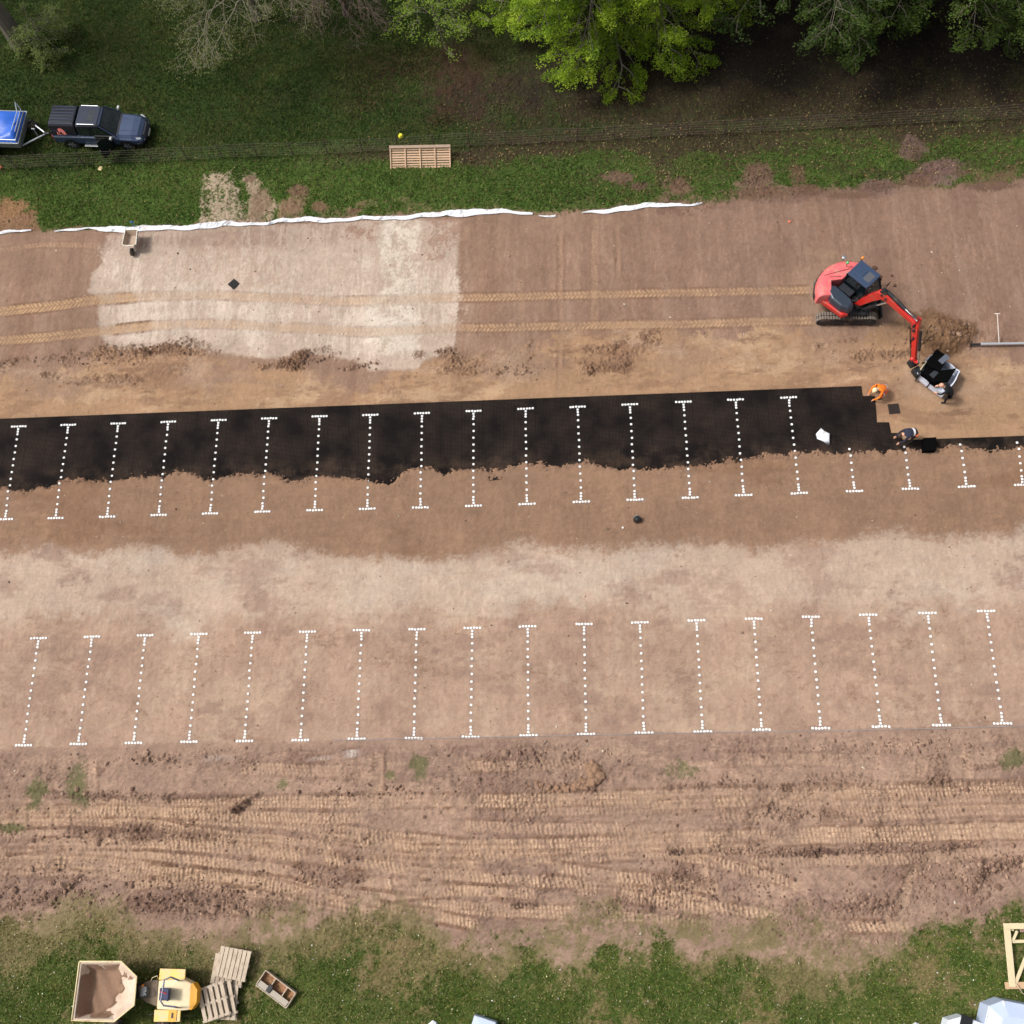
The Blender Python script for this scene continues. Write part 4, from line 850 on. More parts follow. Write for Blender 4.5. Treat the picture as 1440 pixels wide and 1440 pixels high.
arm.loft(boxbeam([A0 + Vector((0, 0, .14)), B2.lerp(A2, .05), B2.lerp(A2, .3), A2], [.18, .2, .18, .15], [.2, .36, .3, .18], up=dirb)); arm.build('arm', M_red, ex, bevel=.015)
for s in (-1, 1): pass
cy = MB(); r0 = B2.lerp(A2, .08) + dirb * .3 + Vector((0, 0, -.02)); r1 = A2 + dirb * .22 + Vector((0, 0, .1)); rm = r0.lerp(r1, .6)
cy.tube([r0, rm], .065, 12); cy.cur = 1; cy.tube([rm, r1], .035, 10); cy.build('bucket_cylinder', [M_dark, M_chrome], ex)
hz2 = MB()
for q in (-.07, .0, .07):
    o_ = sdb * q; hz2.tube([B0 + o_ + Vector((0, 0, .2)), B0.lerp(B1, .5) + o_ + Vector((0, 0, .36)), B1 + o_ + Vector((0, 0, .3)), B1 + (B2 - B1) * .5 + o_ + Vector((0, 0, .24)), B2 + o_ + Vector((0, 0, .42)), B2.lerp(A2, .25) + o_ - dirb * .25, B2.lerp(A2, .7) + o_ - dirb * .2, A2 + o_ - dirb * .16 + Vector((0, 0, .1))], .018, 6)
hz2.build('hydraulic_hose', M_black, ex)
pn = MB()
for P_ in (B1 + Vector((0, 0, .05)), B1 + (B2 - B1) * .12, B2, B2.lerp(A2, .12), A2): pn.tube([P_ - sdb * .19, P_ + sdb * .19], .06, 10)
pn.build('pivot_pin', M_dark, ex)
MB().box(B2.lerp(A2, .45) - dirb * .13, (.12, .2, .5)).build('hose_clamp', M_dark, ex)
lk = MB(); lk.bar(A2 + Vector((0, 0, .0)), r1, .16, .08); lk.ball(A2 + Vector((0, 0, .05)) - dirb * .1, (.13, .13, .13)); lk.build('link', M_red, ex, bevel=.01)
# coupler + pallet fork carriage
stkA = ang((1294, 521), (1334, 502), .9)
fkc = E3(1296, 521, .55)
cp = MB(); cp.box(A2 + Vector((.02, -.02, -.2)), (.4, .34, .3), (0, .2, stkA)); cp.build('quick_coupler', M_dark, ex, bevel=.02)
fd = Vector((math.cos(stkA - math.pi / 2), math.sin(stkA - math.pi / 2), 0)); fs = Vector((math.cos(stkA), math.sin(stkA), 0))
fk = MB(); c0 = E3(1291, 530, .5); c1 = E3(1309, 505, .5)
for z in (.25, .62): fk.bar(c0 + Vector((0, 0, z - .5)), c1 + Vector((0, 0, z - .5)), .07, .1)
for t in (0, .25, .5, .75, 1): q = c0.lerp(c1, t); fk.bar(q + Vector((0, 0, -.4)), q + Vector((0, 0, .3)), .08, .05, up=(1, 0, 0))
fk.box(c0.lerp(c1, .25) + Vector((-.18, .05, -.05)), (.32, .4, .35), (0, 0, stkA)); fk.tube([c0.lerp(c1, .5) + Vector((-.15, .15, .2)), c0.lerp(c1, .6) + Vector((.1, .1, .25))], .05, 8)
o = fk.build('fork_carriage', M_dark, ex, bevel=.01)
cb = math.atan2((c1 - c0).y, (c1 - c0).x); fdir = Vector((math.sin(cb), -math.cos(cb), 0))
for t in (.25, .75):
    q = c0.lerp(c1, t); q.z = .12; MB().bar(q, q + fdir * 1.15, .1, .04).build('fork_tine', M_dark, ex)

# load: open white bulk bag on the forks with two stacks of grid tiles standing in it
def quad_at(pts, z): return [tuple(at(*p, z)[:2]) for p in pts]
bagp = quad_at([(1288, 530), (1308, 504), (1345, 527), (1324, 558)], .25)
cen = Vector((sum(p[0] for p in bagp) / 4, sum(p[1] for p in bagp) / 4))
M_bag = mat('white woven bag', (205, 212, 228), .75, var=.08, scale=5, bump=.7)
b = MB(); n = len(bagp)
def ring(sc, z, wob=0.0):
    out = []
    for i in range(4):
        a, c_ = Vector(bagp[i]), Vector(bagp[(i + 1) % 4])
        for k in range(6):
            p = a.lerp(c_, k / 6); d = (p - cen) * sc * (1 + wob * math.sin(5.1 * (i * 6 + k)) + .03 * math.sin(k / 6 * math.pi)); out.append((cen.x + d.x, cen.y + d.y, z + wob * .6 * math.cos(3.7 * (i * 6 + k))))
    return out
b.loft([ring(1.0, .15), ring(1.05, .3, .015), ring(1.04, .48, .02), ring(1.08, .62, .04), ring(1.02, .60, .04), ring(.98, .4), ring(.97, .18)], cap=True)
o = b.build('bulk_bag', M_bag); tag(o, 'open white woven bag on the excavator forks holding black grid tiles', 'bulk bag')
def tile_stack(corners, z0, z1, label, name='tile_stack', grp=None, zc=None):
    q = quad_at(corners, z1 if zc is None else zc); c = Vector((sum(p[0] for p in q) / len(q), sum(p[1] for p in q) / len(q)))
    t = thing(name, (c.x, c.y, z0), 0, label, 'grid tiles', grp); nl = max(1, round((z1 - z0) / .05))
    for k in range(nl):
        j = (random.gauss(0, .006), random.gauss(0, .006))
        m = MB().prism([(p[0] - c.x + j[0], p[1] - c.y + j[1]) for p in q], k * (z1 - z0) / nl + .002, (k + 1) * (z1 - z0) / nl - .006)
        m.build('grid_tile', M_blkgrid, t)
    return t, c
tile_stack([(1302, 513), (1317, 491), (1334, 502), (1322, 522)], .2, .95, 'taller left-hand stack of black grid tiles in the white bag on the forks', grp='stacks of black grid tiles')
tile_stack([(1308, 537), (1323, 521), (1345, 518), (1334, 536)], .2, .85, 'right-hand stack of black grid tiles in the white bag next to the man in black', grp='stacks of black grid tiles')
tile_stack([(1296, 522), (1303, 514), (1321, 523), (1310, 534)], .2, .78, 'low middle stack of black grid tiles in the white bag nearest the boom', grp='stacks of black grid tiles')
def label_sheet(px, z, w, h, rot, label, c=(92, 98, 110)):
    p = at(*px, z); m = MB().box((0, 0, 0), (w, h, .012), (0, 0, rot)); o = m.build('plastic_sheet', mat('grey film', c, .4), loc=(p.x, p.y, z + .012)); return tag(o, label, 'sheet')
label_sheet((1327.5, 505), .945, .52, .26, R(40), 'grey label sheet on the taller stack of black tiles')
label_sheet((1314, 526), .79, .42, .26, R(38), 'small dark grey label sheet on the low middle stack of tiles', (50, 54, 60))
p = at(1298, 515, .8); tag(MB().bar((0, 0, 0), tuple(at(1303, 508, .8) - at(1294, 520, .8)), .04, .02).build('wooden_batten', M_wood2, loc=tuple(at(1294, 520, .8))), 'pale thin batten lying on the edge of the black tile load', 'batten')

# loose tiles
def loose_tile(c, size, rot, label):
    p = gp(*c); o = MB(); n_ = 8; s = size
    o.box((0, 0, .012), (s, s, .02))
    for k in range(n_):
        t = -s / 2 + s * (k + .5) / n_; o.box((t, 0, .03), (.012, s - .004, .024)); o.box((0, t, .0305), (s - .004, .012, .022))
    o = o.build('grid_tile', M_black if 'dark brown' not in label else mat('soiled grid', (48, 38, 34), .8), loc=(p.x, p.y, ground_z(p.x, p.y) + .005)); o.rotation_euler.z = rot
    tag(o, label, 'grid tile')
loose_tile((1257, 575), .5, R(3), 'single dark brown grid tile lying on tan sand between the two workers')
loose_tile((329, 400), .44, R(45), 'single black grid tile lying cornerwise on the pale patch')
t_, c_ = tile_stack([(1297, 618), (1315, 617), (1315, 635), (1297, 636)], MATZ + .01, .40, 'block of stacked black grid tiles standing on the narrow mat strip', zc=.2)

# ================================================================== sacks and small stuff
def crumple(name, px, outline, h, m, label, cat, seed, sub=2, tilt=0):
    g = np.random.default_rng(seed); p = gp(*px); P = [tuple((at(*q) - at(*px))[:2]) for q in outline]; cx = sum(a for a, _ in P) / len(P); cy = sum(b for _, b in P) / len(P); b = MB(); secs = []
    for z, s in ((0, .96), (h * .35, 1.04), (h * .75, .86), (h, .45), (h * .92, .08)):
        secs.append([(cx + (x - cx) * s * (1 + g.normal(0, .05)), cy + (y - cy) * s * (1 + g.normal(0, .05)), max(0, z + (g.normal(0, h * .12) if z else 0))) for x, y in P])
    b.loft(secs); o = b.build(name, m, loc=(p.x, p.y, max(p.z, MATZ if px[0] > 1100 else -9) + .004), subsurf=sub, smooth=True); return tag(o, label, cat)
crumple('sack', (1156, 614), [(1147, 611), (1154, 604), (1159, 608), (1166, 612), (1165, 625), (1158, 622), (1149, 618)], .22, mat('white sack film', (242, 245, 250), .5, var=.02, bump=.6, scale=4), 'crumpled white sack lying on the black grid mat', 'sack', 3, 0)
crumple('bag', (896, 732), [(889, 731), (893, 726), (900, 727), (903, 731), (900, 736), (893, 737)], .32, mat('black bag film', (34, 38, 42), .35, var=.3), 'small black bag on brown sand below the upper bays', 'bag', 4)
MBp = MB(); p = gp(897, 729); MBp.tube([(-.16, .05, .2), (0, .1, .38), (.16, .04, .2)], .018, 6); o = MBp.build('bag_handle', M_steel, bpy.data.objects['bag']); o.location = (0, .06, 0)
def small(name, px, m, label, cat, size=.1, h=.06, seed=1):
    g = np.random.default_rng(seed); p = gp(*px); b = MB(); n = 7; secs = []
    for z, s in ((0, 1), (h * .6, 1.05), (h, .7)): secs.append([(size * s * math.cos(6.283 * k / n) * g.uniform(.75, 1.2), size * s * math.sin(6.283 * k / n) * g.uniform(.75, 1.2), z) for k in range(n)])
    b.loft(secs); return tag(b.build(name, m, loc=(p.x, p.y, p.z + .01)), label, cat)
small('bottle_cap', (876, 742), mat('white scrap', (235, 235, 228), .5), 'tiny white object on the sand left of the black bag', 'litter', .05, .05)
small('box_marker', (564, 193), mat('yellow marker', (226, 222, 60), .5), 'bright yellow marker block in the grass behind the slatted hurdle', 'marker', .13, .25, 5)
small('paper_scrap', (141, 237), mat('cream scrap', (222, 200, 150), .8), 'cream paper scrap on the turf below the pickup', 'litter', .13, .05, 7)
small('clay_lump', (1, 237), mat('rust scrap', (170, 96, 60), .8), 'rusty orange lump by the fence at the far left', 'litter', .14, .15, 8)
small('marker_cap', (1110, 312), mat('pink cap', (232, 120, 96), .6), 'tiny salmon marker cap on brown sand left of the excavator', 'marker', .06, .05, 9)
for k, (q, s) in enumerate((((1229.5, 377), .13), ((1237.5, 389), .10), ((1254, 388), .07), ((1258, 402), .08))):
    small('earth_lump', q, mat('dark earth', (88, 62, 48), .95, var=.3), ['largest dark earth lump beside the excavator cab', 'second dark earth lump just right of the excavator cab', 'faint small earth lump farthest up right of the excavator', 'lowest earth lump on the sand right of the cab'][k], 'earth lump', s, s * .7, 20 + k)

# wheelbarrow
p = gp(190, 344); wb = thing('wheelbarrow', (p.x, p.y, p.z), R(-92), 'wheelbarrow with pale rim standing on the dusty patch by the liner', 'wheelbarrow'); wb.scale = (1.1, 1.2, 1.0)
t = MB(); rim = [(-.42, -.26), (.34, -.30), (.42, -.2), (.42, .2), (.34, .30), (-.42, .26)]; flr = [(-.28, -.18), (.15, -.2), (.2, -.14), (.2, .14), (.15, .2), (-.28, .18)]
t.loft([[(x, y, .62) for x, y in rim], [(x, y, .34) for x, y in flr], [(x * .96, y * .96, .35) for x, y in flr], [(x * .95, y * .95, .62) for x, y in rim]], cap=False)
t.add([(x * .97, y * .97, .352) for x, y in flr], [tuple(range(6))]); t.build('tray', mat('sandy tray', (176, 156, 138), .7, dirt=(156, 132, 112), dirt_amt=.4), wb)
t = MB(); r_ = [(x * 1.02, y * 1.02, .63) for x, y in rim]; t.tube(r_ + [r_[0]], .022, 6); t.build('rim', mat('pale rim', (226, 224, 206), .5), wb)
for s in (-1, 1):
    MB().tube([(.5, s * .07, .2), (.1, s * .2, .3), (-.4, s * .27, .5), (-.62, s * .29, .58)], .018, 6).build('handle', M_steel, wb); MB().tube([(-.2, s * .2, .32), (-.28, s * .26, .0)], .016, 6).build('leg', M_steel, wb)
MB().tube([(.52, -.04, .19), (.52, .04, .19)], .19, 16).build('wheel', M_rubber, wb)
# blue stake by the liner
p = gp(190, 320); tag(MB().tube([(0, 0, 0), (.02, .02, .5)], .02, 6).bar((-.1, .02, .42), (.12, .02, .42), .03, .03).build('blue_stake', mat('blue paint', (50, 120, 180), .5), loc=(p.x, p.y, p.z)), 'thin blue stake at the liner above the wheelbarrow', 'stake')

# screed bar with its long handle
a, b_ = at(1362, 487), at(1500, 485); p = Vector((a.x, a.y, hz(a.x, a.y))); sc = thing('screed_bar', tuple(p), math.atan2(b_.y - a.y, b_.x - a.x), 'long aluminium screed bar with upright handle lying on the sand', 'screed')
L = (b_ - a).length; MB().box((L / 2 + .25, 0, .09), (L - .5, .11, .1)).build('bar', mat('aluminium', (205, 208, 212), .35, .6), sc, bevel=.01)
MB().box((.24, 0, .07), (.5, .09, .07)).build('end_piece', M_dark, sc)
h1 = at(1405, 483, .15) - p; h2 = at(1402.5, 441, 1.0) - p; hh = MB(); rot = Matrix.Rotation(-sc.rotation_euler.z, 3, 'Z'); h1 = rot @ h1; h2 = rot @ h2
hh.tube([h1, h2], .022, 8); hh.tube([h2 - Vector((.12, 0, 0)), h2 + Vector((.12, 0, 0))], .025, 6); hh.build('handle', mat('pale handle', (226, 214, 206), .5), sc)

# slatted hurdle leaning on the fence
p = gp(591.5, 236); f0 = at(550, 236); f1 = at(635, 234.5); W = (f1 - f0).length
hd_ = thing('hurdle', (p.x, p.y, p.z), math.atan2(f1.y - f0.y, f1.x - f0.x), 'long slatted wooden hurdle leaning back against the fence', 'hurdle')
top = at(591, 204, .62); dyy = top.y - p.y; SL = math.hypot(dyy, .62); th = math.atan2(.62, dyy); Rm = Matrix.Rotation(th, 4, 'X')
for k in range(9):
    m = MB(); m.box((0, SL * (k + .5) / 9, .0 + (.004 * (k % 3))), (W - .02, SL / 9 * (.62 if k not in (0, 4, 8) else .8), .022)); o = m.build('slat', M_wood3, hd_, bevel=.003); o.rotation_euler.x = th
for k in range(5):
    m = MB(); m.box((-W / 2 + .03 + (W - .06) * k / 4, SL / 2, .045), (.055, SL, .06)); o = m.build('upright', M_wood3, hd_, bevel=.003); o.rotation_euler.x = th
m = MB(); m.box((0, SL - .05, .09), (W + .02, .14, .05)); o = m.build('top_rail', mat('worn rail', (172, 150, 130), .85, var=.2), hd_); o.rotation_euler.x = th

# ================================================================== stock fence
fy = lambda x: float(np.interp(x, [-40, -30, 0, 25, 40], [36.0, 35.75, 35.55, 35.5, 35.45]))
fe = thing('stock_fence', (0, 35.6, 0), 0, 'thin wire stock fence with slim stakes running along the bank', 'fence')
M_post = mat('old fence stake', (74, 60, 50), .9, var=.2); M_wire = mat('fence wire', (104, 96, 88), .6, .2)
k = 0
for x in np.arange(-35, 29, 1.9):
    y = fy(x) - 35.6; m = MB(); m.tube([(x, y, hz(x, y + 35.6) - .1), (x + random.gauss(0, .03), y, 1.08 + random.gauss(0, .05))], [.032, .026], 7); m.build('post', M_post, fe); k += 1
for z in (.12, .3, .48, .68, .88, 1.05):
    pts = [(x, fy(x) - 35.6 - .045, z + .03 * math.sin(x * 1.3 + z * 9) + hz(x, fy(x))) for x in np.arange(-35.5, 29.5, .95)]
    MB().tube(pts, .007, 4).build('wire', M_wire, fe)
# ================================================================== pickup
pc = at(150.5, 191, .0); PA = ang((70, 203), (208, 207)) ; PZ = hz(pc.x, pc.y)
pk = thing('pickup_truck', (pc.x, pc.y, PZ), PA, 'dark blue double-cab pickup with ribbed hardtop and its front door open', 'pickup truck'); pk.scale = (.93, .93, .93)
M_blue = mat('dark metallic blue', (66, 80, 110), .36, .3, var=.08, coat=.3, scale=2)
M_navy = mat('glossy near-black blue', (14, 20, 34), .35, .1, var=.1, coat=.3)
def bsec(x, w, zb, zt, r=.08, tw=None):
    tw = tw if tw is not None else w * .97
    return [(x, -w * .93, zb), (x, -w, zb + .18), (x, -w, zt - .22), (x, -tw, zt - r), (x, -tw + r, zt), (x, 0, zt + .015), (x, tw - r, zt), (x, tw, zt - r), (x, w, zt - .22), (x, w, zb + .18), (x, w * .93, zb)]
body = MB()
body.loft([bsec(-2.68, .86, .5, 1.06), bsec(-2.6, .91, .42, 1.12), bsec(-1.9, .93, .4, 1.12), bsec(-.9, .93, .36, 1.12), bsec(.2, .93, .36, 1.10), bsec(1.05, .93, .36, 1.10, .1), bsec(1.35, .92, .38, 1.10, .16, .84), bsec(2.0, .91, .38, 1.05, .16, .82), bsec(2.35, .87, .36, .98, .16, .76), bsec(2.55, .78, .36, .84, .14, .66), bsec(2.66, .60, .42, .68, .1, .5)])
bd = body.build('body', M_blue, pk, bevel=.015, smooth=False)
for x in (-1.72, 1.62):
    for s in (-1, 1):
        a = MB(); n = 18
        pts = [(x + .43 * math.cos(t), .38 + .43 * math.sin(t)) for t in [math.pi * k / n for k in range(n + 1)]]
        a.side(pts, s * .936, s * .70); a.build('wheel_arch', M_black, bd)
cabm = MB()
def rsec(x, w0, z0, w1_, z1, r=.07): return [(x, -w0, z0), (x, -w1_, z1 - r), (x, -w1_ + r, z1), (x, 0, z1 + .012), (x, w1_ - r, z1), (x, w1_, z1 - r), (x, w0, z0)]
cabm.loft([rsec(-1.02, .86, 1.08, .70, 1.70), rsec(-.85, .87, 1.08, .71, 1.745), rsec(-.2, .87, 1.08, .71, 1.76), rsec(.30, .87, 1.08, .69, 1.745), rsec(.42, .87, 1.08, .67, 1.70, .05), rsec(1.18, .86, 1.06, .80, 1.10, .02)])
cr = cabm.build('cabin', M_navy, pk, bevel=.01)
MB().prism([(-.98, -.62), (.26, -.60), (.26, .60), (-.98, .62)], 1.762, 1.776).build('roof_panel', mat('roof dark navy', (22, 32, 56), .4, coat=.3), cr, bevel=.005)
MB().prism([(-.35, -.38), (.02, -.38), (.02, .38), (-.35, .38)], 1.777, 1.782).build('sunroof', M_glass, cr)
MB().add([(.46, -.62, 1.712), (.46, .62, 1.712), (1.17, .76, 1.125), (1.17, -.76, 1.125)], [(0, 1, 2, 3)]).build('windscreen', M_glass, cr)
MB().add([(.33, -.60, 1.765), (.33, .60, 1.765), (.40, .61, 1.735), (.40, -.61, 1.735)], [(0, 1, 2, 3)]).build('roof_trim', M_blue, cr)
for s in (-1, 1):
    for x0, x1 in ((-.92, -.12), (-.06, .72)):
        f = lambda z: .868 - (z - 1.08) * .235
        xt = x1 if x1 < .5 else .38
        MB().add([(x0, s * (f(1.14) + .004), 1.14), (x1 if x1 < .5 else .95, s * (f(1.14) + .004), 1.14), (xt, s * (f(1.62) + .006), 1.62), (x0 + .06, s * (f(1.62) + .006), 1.62)], [(0, 1, 2, 3) if s < 0 else (3, 2, 1, 0)]).build('side_window', M_glass, cr)
    MB().tube([(-.9, s * .64, 1.76), (-.86, s * .64, 1.81), (.12, s * .64, 1.81), (.18, s * .64, 1.76)], .024, 8).build('roof_rail', mat('silver rail', (200, 206, 214), .3, .7), cr)
    MB().tube([(.42, s * .70, 1.715), (.8, s * .79, 1.4), (1.15, s * .85, 1.12)], .03, 6).build('windscreen_pillar', M_blue, cr)
    wm = MB(); wm.tube([(.92, s * .9, 1.12), (.96, s * 1.02, 1.16)], .02, 6); wm.box((.97, s * 1.08, 1.18), (.12, .2, .14)); wm.build('wing_mirror', mat('mirror shell', (190, 192, 190), .4, .4), pk, bevel=.02)
    MB().box((-.1, s * .99, .40), (1.7, .14, .05)).build('side_step', M_steel, pk, bevel=.01)
    MB().bar((-2.6, s * .935, 1.02), (.5, s * .935, 1.02), .012, .03).build('side_trim', M_steel, bd)
    hl = MB().add([(2.28, s * .80, .99), (2.50, s * .70, .90), (2.56, s * .74, .80), (2.36, s * .87, .88)], [(0, 1, 2, 3) if s < 0 else (3, 2, 1, 0)]); o = hl.build('headlight', mat('headlight lens', (225, 232, 238), .1, coat=1), pk); o.modifiers.new('s', 'SOLIDIFY').thickness = -.03; o.location = (.012, s * .012, .014)
    MB().ball((2.60, s * .58, .55), (.05, .08, .05)).build('fog_light', mat('fog lens', (220, 220, 205), .2), pk)
for x in (-1.72, 1.62):
    for s in (-1, 1):
        w = MB().tube([(x, s * .72, .37), (x, s * .935, .37)], .375, 26); wo = w.build('wheel', M_rubber, pk, bevel=.02)
        r_ = MB(); r_.tube([(x, s * .93, .37), (x, s * .942, .37)], .245, 22)
        for k in range(6):
            t = k * math.pi / 3; r_.cur = 1; r_.bar((x, s * .95, .37), (x + .23 * math.cos(t), s * .95, .37 + .23 * math.sin(t)), .06, .016, up=(0, 1, 0))
        r_.tube([(x, s * .935, .37), (x, s * .958, .37)], .06, 10); r_.build('rim', [M_dark, M_steel], wo)
bn = MB().add([(1.3, -.78, 1.108), (1.3, .78, 1.108), (2.28, .66, 1.0), (2.28, -.66, 1.0)], [(0, 3, 2, 1)]); bn.add([(2.28, -.60, 1.002), (2.28, .60, 1.002), (2.30, .6, 1.0), (2.3, -.6, 1.0)], [(0, 3, 2, 1)])
for y in (-.42, .42): MB().bar((1.35, y, 1.118), (2.2, y * .85, 1.035), .02, .012).build('bonnet_crease', M_blue, bd)
MB().box((1.24, 0, 1.105), (.10, 1.4, .03)).build('scuttle', M_black, bd)
gr_ = MB(); gr_.box((2.60, 0, .70), (.08, .9, .22)); 
for k in range(3): gr_.cur = 1; gr_.box((2.645, 0, .64 + .06 * k), (.012, .86, .015))
gr_.build('grille', [M_black, M_steel], pk); bp = MB(); bp.loft([[(x, y, z) for z, dx in ((.34, -.03), (.56, 0), (.58, -.12), (.34, -.15)) for x in (xx + dx,)] for xx, y in ((2.3, -.93), (2.56, -.84), (2.70, -.55), (2.74, 0), (2.70, .55), (2.56, .84), (2.3, .93))]); bp.build('front_bumper', M_navy, pk, bevel=.01)
MB().box((2.752, 0, .47), (.012, .52, .12)).build('number_plate', mat('plate white', (225, 225, 215), .5), pk)
MB().box((-2.74, 0, .5), (.14, 1.6, .14)).build('rear_bumper', M_dark, pk, bevel=.02)
for s in (-1, 1): MB().box((-2.69, s * .82, .86), (.04, .14, .3)).build('tail_light', mat('red lens', (170, 24, 20), .2), pk)
# hardtop over the bed
ht = MB(); ht.loft([rsec(-2.66, .86, 1.10, .66, 1.70, .10), rsec(-2.58, .89, 1.10, .70, 1.79, .10), rsec(-1.14, .89, 1.10, .71, 1.80, .10), rsec(-1.09, .88, 1.10, .70, 1.76, .08)])
hto = ht.build('hardtop', M_navy, pk, bevel=.01)
for k in range(6): MB().bar((-2.5, -.55 + .22 * k, 1.812), (-1.2, -.55 + .22 * k, 1.815), .05, .02).build('roof_rib', mat('rib dark', (34, 46, 70), .5), hto)
for s in (-1, 1): MB().add([(-2.55, s * .862, 1.13), (-1.2, s * .862, 1.13), (-1.2, s * .79, 1.42), (-2.55, s * .79, 1.42)], [(0, 1, 2, 3) if s < 0 else (3, 2, 1, 0)]).build('lower_stripe', M_blue, hto)
MB().box((-1.055, 0, 1.4), (.03, 1.3, .5)).build('gap_seal', M_black, hto)
# half-disc emblem on the hardtop side with a dark arrow in it
def sidept(x, z, off): y = -(.892 - (z - 1.10) * .30 + off); return (x, y, z)
e = MB(); n = 14; cx_, cz_ = -1.98, 1.17
ring_ = [sidept(cx_ + .27 * math.cos(math.pi * k / n), cz_ + .40 * math.sin(math.pi * k / n), .010) for k in range(n + 1)]
e.add([sidept(cx_, cz_, .010)] + ring_, [(0, k + 1, k + 2) for k in range(n)]); e.build('emblem', mat('salmon sticker', (226, 128, 122), .5, var=.03), hto)
e = MB(); e.add([sidept(*q, .014) for q in ((-2.02, 1.38), (-1.86, 1.19), (-1.99, 1.19), (-2.10, 1.24))], [(0, 3, 2, 1)]); e.add([sidept(*q, .014) for q in ((-2.22, 1.40), (-2.14, 1.52), (-2.11, 1.2), (-2.15, 1.2))], [(0, 3, 2, 1)]); e.build('emblem_arrow', M_navy, hto)
# doorway + opened driver's door (near side)
MB().box((.42, -.905, .80), (.96, .07, .74)).build('doorway', M_black, pk)  # solid black block, painted stand-in for the shaded recess of the interior
MB().box((.25, -.62, .98), (.5, .5, .18)).build('seat', M_dark, pk)
dr = MB(); dr.side([(0, .42), (-1.0, .42), (-1.05, .8), (-1.02, 1.10), (0, 1.10)], -.04, .04); dr.side([(-.05, 1.10), (-1.0, 1.10), (-.92, 1.66), (-.62, 1.68)], -.015, .015)
do = dr.build('open_door', M_navy, pk, bevel=.008, label='open front door of the pickup'); do.location = (.93, -.96, 0); do.rotation_euler.z = R(62)
MB().box((-.5, -.055, .75), (.6, .03, .3)).build('door_pocket', M_black, do)

# ================================================================== trailer with blue tarpaulin
tp = at(9, 195); TZ = hz(tp.x, tp.y)
tl = thing('trailer', (tp.x, tp.y, TZ), PA, 'box trailer under a bright blue tarpaulin hitched behind the pickup', 'trailer'); tl.scale = (1, 1.16, 1)
MB().box((0, 0, .78), (2.75, 1.62, .66)).build('trailer_body', M_steel, tl, bevel=.02)
tx = MB(); nx_, ny_ = 22, 14; vs = []
gq = np.random.default_rng(3)
for i in range(nx_ + 1):
    for j in range(ny_ + 1):
        x = -1.42 + 2.84 * i / nx_; y = -.86 + 1.72 * j / ny_; ed = min(i, nx_ - i, j, ny_ - j)
        z = 1.22 + .06 * math.sin(x * 2.2 + y * 3) + .035 * math.sin(x * 5 - y * 4) + gq.normal(0, .008) if ed > 0 else .98
        if ed == 1: z = 1.17
        vs.append((x, y, z))
tx.add(vs, [(i * (ny_ + 1) + j, (i + 1) * (ny_ + 1) + j, (i + 1) * (ny_ + 1) + j + 1, i * (ny_ + 1) + j + 1) for i in range(nx_) for j in range(ny_)])
tx.build('tarpaulin', mat('blue tarpaulin', (36, 96, 196), .4, var=.12, scale=3, bump=.4), tl, smooth=True)
for s in (-1, 1): MB().bar((-1.45, s * .89, .92), (1.45, s * .89, .92), .05, .09).build('side_rail', M_steel, tl)
MB().bar((1.45, -.9, .92), (1.45, .9, .92), .05, .09).build('front_rail', M_steel, tl)
MB().tube([(1.12, -.45, 1.28), (1.16, .62, 1.30), (1.12, .95, 1.6)], .03, 8).tube([(1.3, -.45, 1.24), (1.3, .8, 1.26)], .025, 8).tube([(1.12, .95, 1.6), (1.3, .8, 1.26)], .022, 8).build('ladder_bar', mat('silver tube', (196, 204, 216), .35, .6), tl)
for s in (-1, 1):
    MB().tube([(1.4, s * .7, .5), (2.55, 0, .5)], .045, 8).build('drawbar', M_steel, tl)
    w = MB().tube([(-.35, s * .84, .33), (-.35, s * 1.05, .33)], .33, 22).build('wheel', M_rubber, tl, bevel=.02); MB().tube([(-.35, s * 1.045, .33), (-.35, s * 1.056, .33)], .18, 14).build('hub', M_steel, w)
    mg = MB(); mg.side([(-.75, .62), (-.6, .76), (-.1, .76), (.05, .62), (.02, .60), (-.12, .73), (-.58, .73), (-.72, .60)], s * .84, s * 1.08); mg.build('mudguard', M_dark, tl)
MB().tube([(2.1, -.1, .2), (2.1, -.1, .95)], .03, 8).box((2.1, -.1, 1.0), (.18, .05, .05)).build('jockey_wheel', M_steel, tl)
MB().tube([(1.62, .35, .35), (1.62, .62, .35)], .28, 18).build('spare_wheel', M_rubber, tl)
MB().box((2.6, 0, .52), (.3, .12, .12)).build('hitch', M_dark, tl, bevel=.02)

# ================================================================== site dumper
dp = at(205, 1392); dm = thing('site_dumper', (dp.x, dp.y, hz(dp.x, dp.y)), 0, 'yellow site dumper with an empty muddy skip, parked on the lower grass', 'dumper')
DZ = dm.location.z
def D(u, v, z): p = at(u, v, z); return Vector((p.x - dp.x, p.y - dp.y, z - DZ))
RZ = 1.42
rim = [D(112, 1352, RZ), D(171, 1352, RZ), D(192.5, 1373.5, RZ), D(189, 1413.5, RZ), D(161, 1436.5, RZ), D(101, 1435, RZ)]
rc = sum(rim, Vector()) / 6
rin = [rc + (p - rc) * .935 for p in rim]
for p in rin: p.z = RZ
fl = [D(132, 1364, .8), D(162, 1365, .8), D(172, 1380, .8), D(170, 1408, .8), D(155, 1422, .8), D(127, 1424, .8)]
out_ = [rc + (p - rc) * 1.0 for p in fl]
for p, q in zip(out_, fl): p.z = .68
sk = MB(); sk.loft([[tuple(p) for p in L] for L in (out_, rim, rin, fl)], cap=True)
M_skip = mat('dusty skip steel', (206, 188, 170), .8, var=.08, scale=3, dirt=(186, 160, 138), dirt_amt=.4)
sko = sk.build('skip', M_skip, dm, bevel=.006)
